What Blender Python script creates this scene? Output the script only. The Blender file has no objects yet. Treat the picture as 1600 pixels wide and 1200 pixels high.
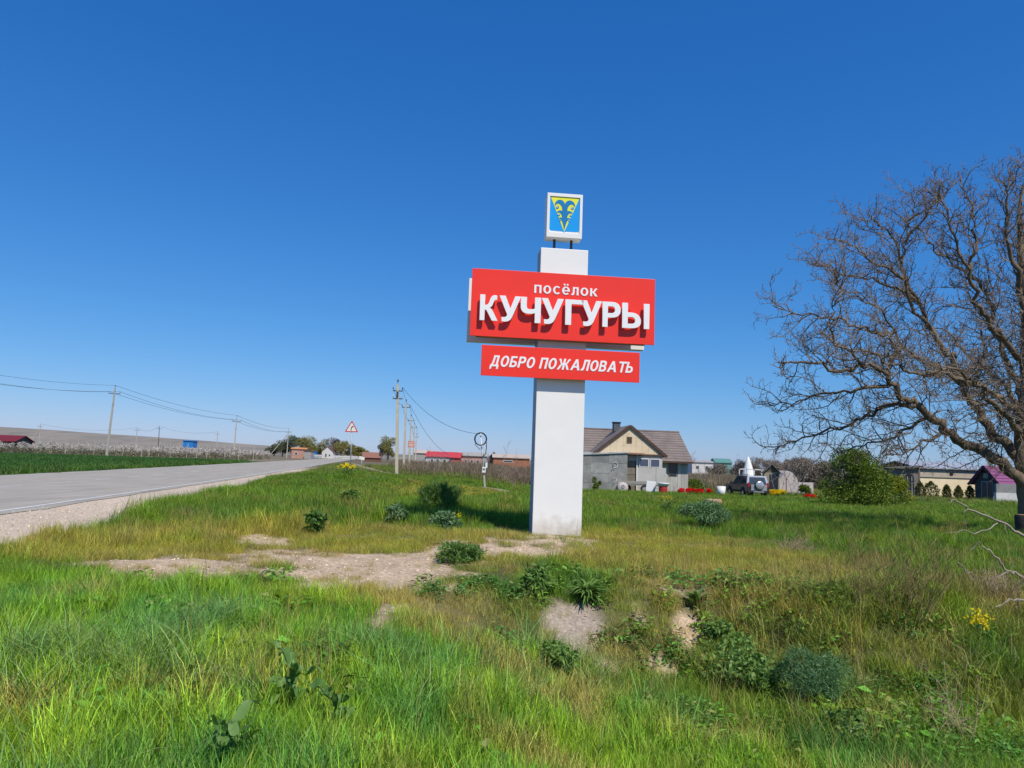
import bpy, math, random
import numpy as np
from mathutils import Vector, Matrix, Euler

C = bpy.context.scene.collection
SC = bpy.context.scene
R = math.radians
rnd = random.Random(7)
rng = np.random.default_rng(7)

# ------------------------------------------------------------------ camera
CAM_Z = 1.6
FOC = 1155.0
PITCH, ROLL = R(6.05), R(2.0)
cam = bpy.data.objects.new('camera', bpy.data.cameras.new('camera'))
C.objects.link(cam)
cam.data.sensor_width = 36.0
cam.data.lens = FOC * 36.0 / 1600.0
cam.data.clip_start = 0.05
cam.data.clip_end = 9000
CAMROT = Matrix.Rotation(R(90) + PITCH, 3, 'X') @ Matrix.Rotation(ROLL, 3, 'Z')
cam.location = (0, 0, CAM_Z)
cam.rotation_euler = CAMROT.to_euler()
SC.camera = cam
CR = np.array(CAMROT)

# ------------------------------------------------------------------ sky, sun, exposure
SUN_EL, SUN_AZ = R(53), R(150)            # azimuth clockwise from +Y (the viewing direction)
world = bpy.data.worlds.new('World')
SC.world = world
world.use_nodes = True
nt = world.node_tree
bg = nt.nodes['Background']
sky = nt.nodes.new('ShaderNodeTexSky')
sky.sky_type = 'NISHITA'
sky.sun_disc = False
sky.sun_elevation = SUN_EL
sky.sun_rotation = SUN_AZ
sky.altitude = 0
sky.air_density = 1.0
sky.dust_density = 0.2
sky.ozone_density = 2.0
# the camera's colour response to the sky, the same in every direction: per channel a gain and a gamma
SKY_STRENGTH = 0.1
sep = nt.nodes.new('ShaderNodeSeparateColor'); com = nt.nodes.new('ShaderNodeCombineColor')
nt.links.new(sky.outputs[0], sep.inputs[0])
for ch, (gam, gain) in enumerate(((1.453, .53), (.876, .61), (.612, .91))):
    p = nt.nodes.new('ShaderNodeMath'); p.operation = 'POWER'; p.inputs[1].default_value = gam
    g = nt.nodes.new('ShaderNodeMath'); g.operation = 'MULTIPLY'
    g.inputs[1].default_value = gain * SKY_STRENGTH ** gam / SKY_STRENGTH
    nt.links.new(sep.outputs[ch], p.inputs[0]); nt.links.new(p.outputs[0], g.inputs[0]); nt.links.new(g.outputs[0], com.inputs[ch])
nt.links.new(com.outputs[0], bg.inputs['Color'])
bg.inputs['Strength'].default_value = SKY_STRENGTH

sl = bpy.data.lights.new('sun', 'SUN')
sl.energy = 4.2
sl.angle = R(0.53)
sl.color = (1.0, 0.935, 0.82)
sun = bpy.data.objects.new('sun', sl)
C.objects.link(sun)
sd = Vector((math.sin(SUN_AZ) * math.cos(SUN_EL), math.cos(SUN_AZ) * math.cos(SUN_EL), math.sin(SUN_EL)))
sun.rotation_euler = sd.to_track_quat('Z', 'Y').to_euler()
sun.location = sd * 60

SC.view_settings.view_transform = 'Standard'
SC.view_settings.look = 'None'
SC.view_settings.gamma = 1.0
SC.view_settings.use_curve_mapping = False
SC.view_settings.exposure = 0.12
SC.render.engine = 'CYCLES'
SC.cycles.max_bounces = 5
SC.cycles.diffuse_bounces = 2
SC.cycles.glossy_bounces = 2
SC.cycles.transmission_bounces = 2
SC.cycles.transparent_max_bounces = 4

# ------------------------------------------------------------------ noise
def _hash(ix, iy, seed):
    h = (ix.astype(np.int64) * 374761393 + iy.astype(np.int64) * 668265263 + seed * 974634777) & 0x7fffffff
    h = ((h ^ (h >> 13)) * 1274126177) & 0x7fffffff
    return ((h ^ (h >> 16)) & 0xffff) / 65535.0

def vnoise(x, y, scale=1.0, seed=0):
    x = np.asarray(x, float) / scale; y = np.asarray(y, float) / scale
    ix = np.floor(x); iy = np.floor(y)
    fx = x - ix; fy = y - iy
    fx = fx * fx * (3 - 2 * fx); fy = fy * fy * (3 - 2 * fy)
    a = _hash(ix, iy, seed); b = _hash(ix + 1, iy, seed)
    c = _hash(ix, iy + 1, seed); d = _hash(ix + 1, iy + 1, seed)
    return (a + (b - a) * fx) * (1 - fy) + (c + (d - c) * fx) * fy

def fbm(x, y, scale=1.0, seed=0, o=4):
    s = 0; amp = .5; t = 0
    for k in range(o):
        s = s + amp * vnoise(x, y, scale / 2 ** k, seed + k * 17); t += amp; amp *= .55
    return s / t

def sm(a, b, x):
    t = np.clip((np.asarray(x, float) - a) / (b - a), 0, 1)
    return t * t * (3 - 2 * t)

# ------------------------------------------------------------------ terrain height
RU = (-.178, .984); RP = (-12.0, 17.3)      # white edge line of the road: direction, a point
RN = (.984, .178)
def road_t(x, y): return (x - RP[0]) * RN[0] + (y - RP[1]) * RN[1]
def road_s(x, y): return (x - RP[0]) * RU[0] + (y - RP[1]) * RU[1]
def road_z(y): return 0.02 + 0.0022 * np.clip(y - 50, 0, 330)

def H(x, y):
    x = np.asarray(x, float); y = np.asarray(y, float)
    z = 0.0022 * np.clip(y - 50, 0, 330)
    z = z - (0.52 * sm(16, 66, y)) * sm(-7, 0, x - .02 * (y - 20)) * (1 - sm(90, 260, y))
    # bank and ditch in front, deepening to the right
    crest = 10.4 + .5 * np.sin(x * .9) + .25 * np.sin(x * 2.3 + 1)
    dep = .85 * sm(-1.6, 1.8, x) + .2 * sm(3, 6, x)
    z = z - dep * (1 - sm(crest - 2.2, crest, y)) * sm(2.5, 5.5, y)
    # small unevenness
    near = 1 - sm(40, 90, y)
    z = z + near * (.16 * (fbm(x, y, 2.6, 3) - .5) + .05 * (vnoise(x, y, .5, 9) - .5))
    # grassy mound beside the road
    z = z + .5 * np.exp(-(((x + 9.9) / 3.2) ** 2 + ((y - 44) / 9.0) ** 2))
    # road corridor
    t = road_t(x, y)
    k = sm(-13.5, -11.2, t) * (1 - sm(1.4, 4.2, t))
    z = z * (1 - k) + (road_z(y) - .014 - .09 * sm(60, 260, y)) * k
    return z

def Hs(x, y): return float(H(x, y))

def project(x, y, z):
    p = np.stack([np.asarray(x, float), np.asarray(y, float), np.asarray(z, float) - CAM_Z], -1)
    v = p @ CR
    return 800 + FOC * v[..., 0] / -v[..., 2], 600 - FOC * v[..., 1] / -v[..., 2]

def ray(px, py):
    return CR @ np.array([(px - 800) / FOC, -(py - 600) / FOC, -1.0])

def G(px, py, lift=0.0):
    """ground point seen at a place of the picture"""
    r = ray(px, py); t0 = 1.0; t = 1.0
    last = 1.0
    while t < 3000:
        p = r * t
        if CAM_Z + p[2] < Hs(p[0], p[1]) + lift:
            lo, hi = last, t
            for _ in range(30):
                m = (lo + hi) / 2; q = r * m
                if CAM_Z + q[2] < Hs(q[0], q[1]) + lift: hi = m
                else: lo = m
            q = r * hi
            return Vector((q[0], q[1], Hs(q[0], q[1])))
        last = t; t *= 1.02
    q = r * 400
    return Vector((q[0], q[1], Hs(q[0], q[1])))

def D(px, d, py=720):
    """ground point at depth d in the direction of picture column px"""
    r = ray(px, py); k = d / r[1]
    return Vector((r[0] * k, d, Hs(r[0] * k, d)))

def PT(px, py, d):
    r = ray(px, py); k = d / r[1]
    return Vector((r[0] * k, d, CAM_Z + r[2] * k))

# ------------------------------------------------------------------ object helpers
def tag(o, label=None, cat=None, group=None, kind=None):
    if label: o['label'] = label
    if cat: o['category'] = cat
    if group: o['group'] = group
    if kind: o['kind'] = kind
    return o

def thing(name, label, cat, loc=(0, 0, 0), rz=0.0, group=None):
    o = bpy.data.objects.new(name, None); C.objects.link(o)
    o.location = loc; o.rotation_euler = (0, 0, rz)
    o.empty_display_size = .2
    return tag(o, label, cat, group)

def np_mesh(name, V, F, m=None, smooth=False, attrs=None):
    """V (n,3); F list/array of equal-length faces or list of mixed"""
    me = bpy.data.meshes.new(name)
    V = np.asarray(V, np.float32)
    if isinstance(F, np.ndarray):
        n, k = F.shape
        me.vertices.add(len(V)); me.vertices.foreach_set('co', V.ravel())
        me.loops.add(n * k); me.loops.foreach_set('vertex_index', F.astype(np.int32).ravel())
        me.polygons.add(n)
        me.polygons.foreach_set('loop_start', np.arange(0, n * k, k, dtype=np.int32))
        me.polygons.foreach_set('loop_total', np.full(n, k, dtype=np.int32))
        me.update(calc_edges=True)
    else:
        me.from_pydata([tuple(map(float, v)) for v in V], [], [list(f) for f in F])
        me.update()
    if smooth: me.polygons.foreach_set('use_smooth', np.ones(len(me.polygons), dtype=bool))
    if attrs:
        for an, (typ, dom, arr) in attrs.items():
            a = me.attributes.new(an, typ, dom)
            a.data.foreach_set('color' if typ == 'FLOAT_COLOR' else ('vector' if typ == 'FLOAT_VECTOR' else 'value'), np.asarray(arr).ravel())
    if m: me.materials.append(m)
    return me

def link(name, me, parent=None, loc=None, rot=None):
    o = bpy.data.objects.new(name, me); C.objects.link(o)
    if parent: o.parent = parent
    if loc is not None: o.location = loc
    if rot is not None: o.rotation_euler = rot
    return o

class MB:
    def __init__(s): s.v = []; s.f = []; s.smooth = []
    def add(s, v, f, smooth=False):
        n = len(s.v); s.v += [tuple(p) for p in v]; s.f += [[i + n for i in q] for q in f]
        s.smooth += [smooth] * len(f); return s
    def box(s, c, d, M=None, taper=None):
        x, y, z = d[0] / 2, d[1] / 2, d[2] / 2
        t = taper or 1.0
        v = [Vector(((-x), -y, -z)), Vector((x, -y, -z)), Vector((x, y, -z)), Vector((-x, y, -z)),
             Vector((-x * t, -y * t, z)), Vector((x * t, -y * t, z)), Vector((x * t, y * t, z)), Vector((-x * t, y * t, z))]
        if M is not None: v = [M @ p for p in v]
        c = Vector(c)
        return s.add([p + c for p in v], [(0, 3, 2, 1), (4, 5, 6, 7), (0, 1, 5, 4), (1, 2, 6, 5), (2, 3, 7, 6), (3, 0, 4, 7)])
    def bar(s, a, b, w, h=None):
        a = Vector(a); b = Vector(b); d = b - a
        q = d.to_track_quat('Z', 'Y').to_matrix()
        return s.box((a + b) / 2, (w, h or w, d.length), q)
    def tube(s, pts, rad, n=6, cap=True, smooth=True):
        pts = [Vector(p) for p in pts]
        if not hasattr(rad, '__len__'): rad = [rad] * len(pts)
        v = []; f = []
        up = None
        for i, p in enumerate(pts):
            d = (pts[min(i + 1, len(pts) - 1)] - pts[max(i - 1, 0)]).normalized()
            if up is None:
                up = d.orthogonal().normalized()
            else:
                up = (up - d * up.dot(d))
                up = up.normalized() if up.length > 1e-6 else d.orthogonal().normalized()
            w = d.cross(up)
            for k in range(n):
                a = 2 * math.pi * k / n
                v.append(p + (up * math.cos(a) + w * math.sin(a)) * rad[i])
        for i in range(len(pts) - 1):
            for k in range(n):
                f.append((i * n + k, i * n + (k + 1) % n, (i + 1) * n + (k + 1) % n, (i + 1) * n + k))
        s.add(v, f, smooth)
        if cap:
            m = len(s.v) - len(v)
            s.f += [[m + k for k in reversed(range(n))], [m + (len(pts) - 1) * n + k for k in range(n)]]
            s.smooth += [False, False]
        return s
    def lathe(s, prof, n=16, c=(0, 0, 0), axis='Z', smooth=True):
        v = []; f = []
        for r, h in prof:
            for k in range(n):
                a = 2 * math.pi * k / n
                p = (r * math.cos(a), r * math.sin(a), h)
                if axis == 'Y': p = (p[0], h, p[1])
                if axis == 'X': p = (h, p[0], p[1])
                v.append((p[0] + c[0], p[1] + c[1], p[2] + c[2]))
        for i in range(len(prof) - 1):
            for k in range(n):
                q = (i * n + k, i * n + (k + 1) % n, (i + 1) * n + (k + 1) % n, (i + 1) * n + k)
                f.append(q if axis != 'Y' else q[::-1])
        s.add(v, f, smooth)
        return s
    def extrude(s, poly, y0, y1, plane='XZ'):
        """closed 2-D outline (counter-clockwise seen from -Y) pulled between two depths"""
        n = len(poly)
        def P(a, b, t):
            return (a, t, b) if plane == 'XZ' else ((t, a, b) if plane == 'YZ' else (a, b, t))
        v = [P(a, b, y0) for a, b in poly] + [P(a, b, y1) for a, b in poly]
        f = [list(range(n)), list(reversed(range(n, 2 * n)))]
        for i in range(n):
            j = (i + 1) % n
            f.append((i, i + n, j + n, j))
        return s.add(v, f)
    def mesh(s, name, m=None, bevel=0):
        me = bpy.data.meshes.new(name)
        me.from_pydata(s.v, [], s.f); me.update()
        me.polygons.foreach_set('use_smooth', s.smooth)
        if bevel:
            import bmesh
            b = bmesh.new(); b.from_mesh(me)
            bmesh.ops.remove_doubles(b, verts=b.verts, dist=1e-5)
            es = [e for e in b.edges if len(e.link_faces) == 2 and e.calc_face_angle(0) > .6]
            bmesh.ops.bevel(b, geom=es, offset=bevel, segments=2, profile=.6, affect='EDGES', clamp_overlap=True)
            b.to_mesh(me); b.free()
        if m: me.materials.append(m)
        return me
    def build(s, name, m=None, parent=None, loc=None, rot=None, bevel=0):
        return link(name, s.mesh(name, m, bevel), parent, loc, rot)

def copy_tree(o, parent=None):
    c = o.copy(); C.objects.link(c)
    if parent: c.parent = parent
    for ch in list(o.children): copy_tree(ch, c)
    return c

# ------------------------------------------------------------------ materials
MATS = {}
def mat(name, col, rough=.8, var=.12, scale=6.0, col2=None, bump=0.0, bscale=30.0, metal=0.0, spec=.3, dirt=None, streak=None, objvar=0.0):
    """painted/wooden/stone surface with uneven colour, optional fine relief and streaks"""
    if name in MATS: return MATS[name]
    m = bpy.data.materials.new(name); m.use_nodes = True
    n = m.node_tree.nodes; L = m.node_tree.links
    b = n['Principled BSDF']
    b.inputs['Roughness'].default_value = rough
    b.inputs['Metallic'].default_value = metal
    b.inputs['Specular IOR Level'].default_value = spec
    tc = n.new('ShaderNodeTexCoord')
    vec = tc.outputs['Object']
    if streak:
        mp = n.new('ShaderNodeMapping'); mp.inputs['Scale'].default_value = streak
        L.new(vec, mp.inputs['Vector']); svec = mp.outputs[0]
    else: svec = vec
    nz = n.new('ShaderNodeTexNoise'); nz.inputs['Scale'].default_value = scale
    nz.inputs['Detail'].default_value = 6; nz.inputs['Roughness'].default_value = .62
    L.new(svec, nz.inputs['Vector'])
    cr = n.new('ShaderNodeValToRGB')
    c2 = col2 or tuple(min(1, c * (1 + var)) for c in col)
    c1 = tuple(c * (1 - var) for c in col) if not col2 else col
    cr.color_ramp.elements[0].position = .32; cr.color_ramp.elements[1].position = .68
    cr.color_ramp.elements[0].color = (*c1, 1); cr.color_ramp.elements[1].color = (*c2, 1)
    L.new(nz.outputs['Fac'], cr.inputs[0])
    out = cr.outputs[0]
    if dirt:
        nz2 = n.new('ShaderNodeTexNoise'); nz2.inputs['Scale'].default_value = dirt[1]
        nz2.inputs['Detail'].default_value = 8; nz2.inputs['Roughness'].default_value = .7
        L.new(svec, nz2.inputs['Vector'])
        r2 = n.new('ShaderNodeValToRGB'); r2.color_ramp.elements[0].position = .5; r2.color_ramp.elements[1].position = .72
        L.new(nz2.outputs['Fac'], r2.inputs[0])
        mul = n.new('ShaderNodeMath'); mul.operation = 'MULTIPLY'; mul.inputs[1].default_value = dirt[2]
        L.new(r2.outputs[0], mul.inputs[0])
        mx = n.new('ShaderNodeMixRGB'); mx.inputs[2].default_value = (*dirt[0], 1)
        L.new(mul.outputs[0], mx.inputs[0]); L.new(out, mx.inputs[1]); out = mx.outputs[0]
    if objvar:
        oi = n.new('ShaderNodeObjectInfo')
        mr = n.new('ShaderNodeMapRange'); mr.inputs['To Min'].default_value = 1 - objvar; mr.inputs['To Max'].default_value = 1 + objvar
        L.new(oi.outputs['Random'], mr.inputs['Value'])
        h2 = n.new('ShaderNodeHueSaturation'); L.new(mr.outputs[0], h2.inputs['Value']); L.new(out, h2.inputs['Color']); out = h2.outputs[0]
    L.new(out, b.inputs['Base Color'])
    if bump:
        nb = n.new('ShaderNodeTexNoise'); nb.inputs['Scale'].default_value = bscale; nb.inputs['Detail'].default_value = 5
        L.new(svec, nb.inputs['Vector'])
        bp = n.new('ShaderNodeBump'); bp.inputs['Strength'].default_value = bump; bp.inputs['Distance'].default_value = .02
        L.new(nb.outputs['Fac'], bp.inputs['Height']); L.new(bp.outputs[0], b.inputs['Normal'])
    MATS[name] = m
    return m

def leaf_mat(name, col, col2, trans=.35, rough=.55, tint=False, scale=3.0, spec=.25):
    """thin leaf: diffuse plus light coming through; colour varies leaf by leaf (attribute 'bc') and, for scattered tufts, by tuft"""
    if name in MATS: return MATS[name]
    m = bpy.data.materials.new(name); m.use_nodes = True
    n = m.node_tree.nodes; L = m.node_tree.links
    b = n['Principled BSDF']; b.inputs['Roughness'].default_value = rough; b.inputs['Specular IOR Level'].default_value = spec
    at = n.new('ShaderNodeAttribute'); at.attribute_name = 'bc'
    if tint:
        ti = n.new('ShaderNodeAttribute'); ti.attribute_type = 'INSTANCER'; ti.attribute_name = 'tint'
        mr = n.new('ShaderNodeMapRange'); mr.inputs['To Min'].default_value = .42; mr.inputs['To Max'].default_value = 1.65
        L.new(at.outputs['Fac'], mr.inputs['Value'])
        h = n.new('ShaderNodeMixRGB'); h.blend_type = 'MULTIPLY'; h.inputs[0].default_value = 1
        L.new(ti.outputs['Color'], h.inputs[1]); L.new(mr.outputs[0], h.inputs[2])
        # some blades turn straw coloured
        st = n.new('ShaderNodeMath'); st.operation = 'GREATER_THAN'; st.inputs[1].default_value = .93
        L.new(at.outputs['Fac'], st.inputs[0])
        mm = n.new('ShaderNodeMath'); mm.operation = 'MULTIPLY'; mm.inputs[1].default_value = .6; L.new(st.outputs[0], mm.inputs[0])
        mx = n.new('ShaderNodeMixRGB'); mx.inputs[2].default_value = (.36, .30, .12, 1)
        L.new(mm.outputs[0], mx.inputs[0]); L.new(h.outputs[0], mx.inputs[1])
        out = mx.outputs[0]
    else:
        mx = n.new('ShaderNodeMixRGB'); mx.inputs[1].default_value = (*col, 1); mx.inputs[2].default_value = (*col2, 1)
        L.new(at.outputs['Fac'], mx.inputs[0]); out = mx.outputs[0]
    L.new(out, b.inputs['Base Color'])
    tr = n.new('ShaderNodeBsdfTranslucent')
    tw = n.new('ShaderNodeMixRGB'); tw.blend_type = 'MULTIPLY'; tw.inputs[0].default_value = 1; tw.inputs[2].default_value = (1.2, 1.2, .5, 1)
    L.new(out, tw.inputs[1]); L.new(tw.outputs[0], tr.inputs['Color'])
    ms = n.new('ShaderNodeMixShader'); ms.inputs[0].default_value = trans
    L.new(b.outputs[0], ms.inputs[1]); L.new(tr.outputs[0], ms.inputs[2])
    L.new(ms.outputs[0], n['Material Output'].inputs['Surface'])
    MATS[name] = m
    return m
# ================================================================== THE GROUND
def ell(px, py, rx, ry):
    """a patch of ground: centre and half sizes in metres (world space)"""
    c = G(px, py); a = G(px + rx, py); b = G(px, py - ry); d = G(px, min(py + ry, 1400))
    return (c.x, c.y, max(.1, abs(a.x - c.x)), max(.1, (b.y - d.y) / 2))

def patch(x, y, E, warp=.35, seed=0, ws=.6):
    r = np.zeros_like(np.asarray(x, float))
    nx = (fbm(x, y, ws, 31 + seed) - .5) * 2
    for cx, cy, ax, ay in E:
        q = ((x - cx) / ax) ** 2 + ((y - cy) / ay) ** 2
        r = np.maximum(r, 1 - sm(.45, 1.25, q + nx * warp * 2))
    return r

DIRT = [ell(290, 882, 150, 20), ell(430, 872, 100, 15), ell(560, 886, 120, 28), ell(665, 885, 80, 30), ell(800, 858, 120, 14), ell(500, 868, 90, 14),
        ell(605, 960, 40, 22), ell(640, 910, 84, 16), ell(868, 840, 60, 8), ell(740, 860, 90, 12), ell(410, 845, 60, 8),
        ell(1075, 985, 24, 40), ell(940, 1056, 30, 15), ell(1060, 925, 40, 10), ell(1175, 955, 16, 9), ell(1050, 1052, 30, 15), ell(650, 868, 50, 9), ell(1000, 958, 14, 24)]
CLAY = [ell(894, 978, 62, 42)]
HOLE = [ell(1225, 1085, 22, 38), ell(1300, 1115, 26, 18)]
DRY = [ell(150, 862, 260, 26), ell(560, 852, 420, 32), ell(1060, 868, 200, 38), ell(1170, 930, 260, 70), ell(720, 950, 170, 50),
       ell(980, 1000, 240, 50), ell(430, 862, 380, 30), ell(1250, 990, 120, 60), ell(700, 770, 90, 14)]
STRAW = [ell(1220, 925, 120, 34), ell(1260, 975, 90, 34), ell(1090, 915, 150, 26), ell(1350, 1080, 60, 24), ell(1545, 930, 70, 28), ell(395, 1008, 45, 16), ell(120, 1010, 50, 14)]
BLUE = [ell(50, 1050, 90, 40), ell(260, 1040, 80, 40), ell(300, 990, 70, 25), ell(870, 1040, 60, 30), ell(600, 1040, 120, 40), ell(1575, 1010, 60, 60), ell(1280, 1060, 60, 60)]
SHORT = [ell(280, 880, 330, 34), ell(890, 1010, 80, 40), ell(620, 880, 330, 50), ell(880, 850, 380, 36), ell(700, 940, 140, 40), ell(1060, 880, 260, 36), ell(960, 960, 140, 60)]
TALLG = [ell(560, 790, 300, 30), ell(690, 785, 60, 26)]

TRACK = [G(545, 724), G(598, 740), G(640, 746), G(700, 752), G(770, 764), G(810, 772)]
def track_mask(x, y):
    best = np.full_like(np.asarray(x, float), 1e9)
    for a, b in zip(TRACK[:-1], TRACK[1:]):
        dx, dy = b.x - a.x, b.y - a.y
        t = np.clip(((x - a.x) * dx + (y - a.y) * dy) / (dx * dx + dy * dy), 0, 1)
        best = np.minimum(best, np.hypot(x - a.x - t * dx, y - a.y - t * dy))
    return best

def zones(x, y):
    x = np.asarray(x, float); y = np.asarray(y, float)
    t = road_t(x, y)
    z = {}
    near = 1 - sm(24, 30, np.hypot(x, y))
    z['t'] = t
    n = fbm(x, y, 1.2, 5); n2 = fbm(x, y, .35, 15)
    z['dirt'] = np.clip(patch(x, y, DIRT, .75, 0, .6) * near * np.clip(.06 + 2.0 * fbm(x, y, .42, 19, 5), .1, 1.3), 0, 1)
    z['clay'] = patch(x, y, CLAY, .25, 4, .3) * near
    z['hole'] = patch(x, y, HOLE, .3, 2, .3) * near
    z['dry'] = np.clip(patch(x, y, DRY, .5, 1, 1.5) * np.clip(.05 + 1.75 * fbm(x, y, .9, 25), .15, 1.15), 0, 1)
    z['straw'] = patch(x, y, STRAW, .5, 6, .8) * near
    z['blue'] = patch(x, y, BLUE, .5, 7, .8) * near
    z['short'] = patch(x, y, SHORT, .45, 8, .8) * near
    A_ = G(830, 1030); B_ = G(1240, 1200); f = (8.0 - y) / 1.0
    xl = A_.x + (B_.x - A_.x) * (A_.y - y) / max(A_.y - B_.y, .5)
    z['mixed'] = sm(-.15, .45, x - xl + (n - .5) * .8) * (1 - sm(9.0, 10.5, y))
    z['dry'] = z['dry'] * (1 - .55 * z['mixed']); z['straw'] = z['straw'] * (1 - .35 * z['mixed'])
    z['tall'] = patch(x, y, TALLG, .5, 9, 1.0)
    edge = 2.75 + .9 * (fbm(x, y, 3.0, 44) - .5) * 2 + .5 * (n2 - .5)
    z['gravel'] = sm(-.3, .6, t) * (1 - sm(edge, edge + .8, t)) * (1 - sm(70, 110, y))
    tm = track_mask(x, y)
    z['track'] = (1 - sm(.9, 1.7, tm + (n2 - .5))) * sm(20, 30, y)
    z['far'] = sm(66, 84, y)
    return z

def ground_colour(x, y):
    z = zones(x, y)
    n1 = fbm(x, y, 4.0, 61)[:, None]; n2 = fbm(x, y, 30.0, 62)[:, None]
    thatch = np.array([.060, .075, .022]) * (1 - n1) + np.array([.115, .105, .04]) * n1
    c = thatch
    dryc = np.array([.20, .17, .07]) * (.7 + .6 * n1)
    c = c + (dryc - c) * (z['dry'] * .75)[:, None]
    mid = (sm(26, 45, y) * (z['t'] > 0))[:, None]           # the meadow further out, seen as colour only
    meadow = np.array([.075, .125, .022]) * (.75 + .5 * n1)
    meadow = meadow + (np.array([.17, .15, .055]) - meadow) * np.clip(z['dry'][:, None] + .5 * (n2 - .45), 0, 1)
    c = c + (meadow - c) * mid
    scrub = np.array([.15, .125, .075]) * (.75 + .5 * n2)
    c = c + (scrub - c) * (z['far'] * (z['t'] > -10.5))[:, None]
    field = np.array([.045, .105, .022]) * (.85 + .3 * n1)
    c = np.where(((z['t'] < -10.6))[:, None], field, c)
    brown = np.array([.19, .155, .105]) * (.7 + .6 * n2)
    lf = sm(128, 140, y + x * .06) * (z['t'] < -8)
    c = c + (brown - c) * lf[:, None]
    plough = np.array([.16, .135, .10]) * (.8 + .4 * fbm(x, y, 140, 63)[:, None])
    c = c + (plough - c) * sm(380, 520, y)[:, None]
    tr = np.array([.34, .28, .17])
    c = c + (tr - c) * (z['track'] * .8)[:, None]
    dirt = np.array([.50, .37, .245]) * (.75 + .5 * fbm(x, y, .6, 70)[:, None])
    c = c + (dirt - c) * np.clip(z['dirt'], 0, 1)[:, None]
    grav = np.array([.54, .43, .325]) * (.85 + .3 * n1)
    c = c + (grav - c) * np.clip(z['gravel'], 0, 1)[:, None]
    clay = np.array([.36, .29, .225])
    c = c + (clay - c) * np.clip(z['clay'], 0, 1)[:, None]
    soil = np.array([.06, .045, .032])
    c = c + (soil - c) * (z['hole'] * .9)[:, None]
    return c, np.clip(z['dirt'] + z['gravel'] + z['clay'] * .8, 0, 1)

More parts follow.
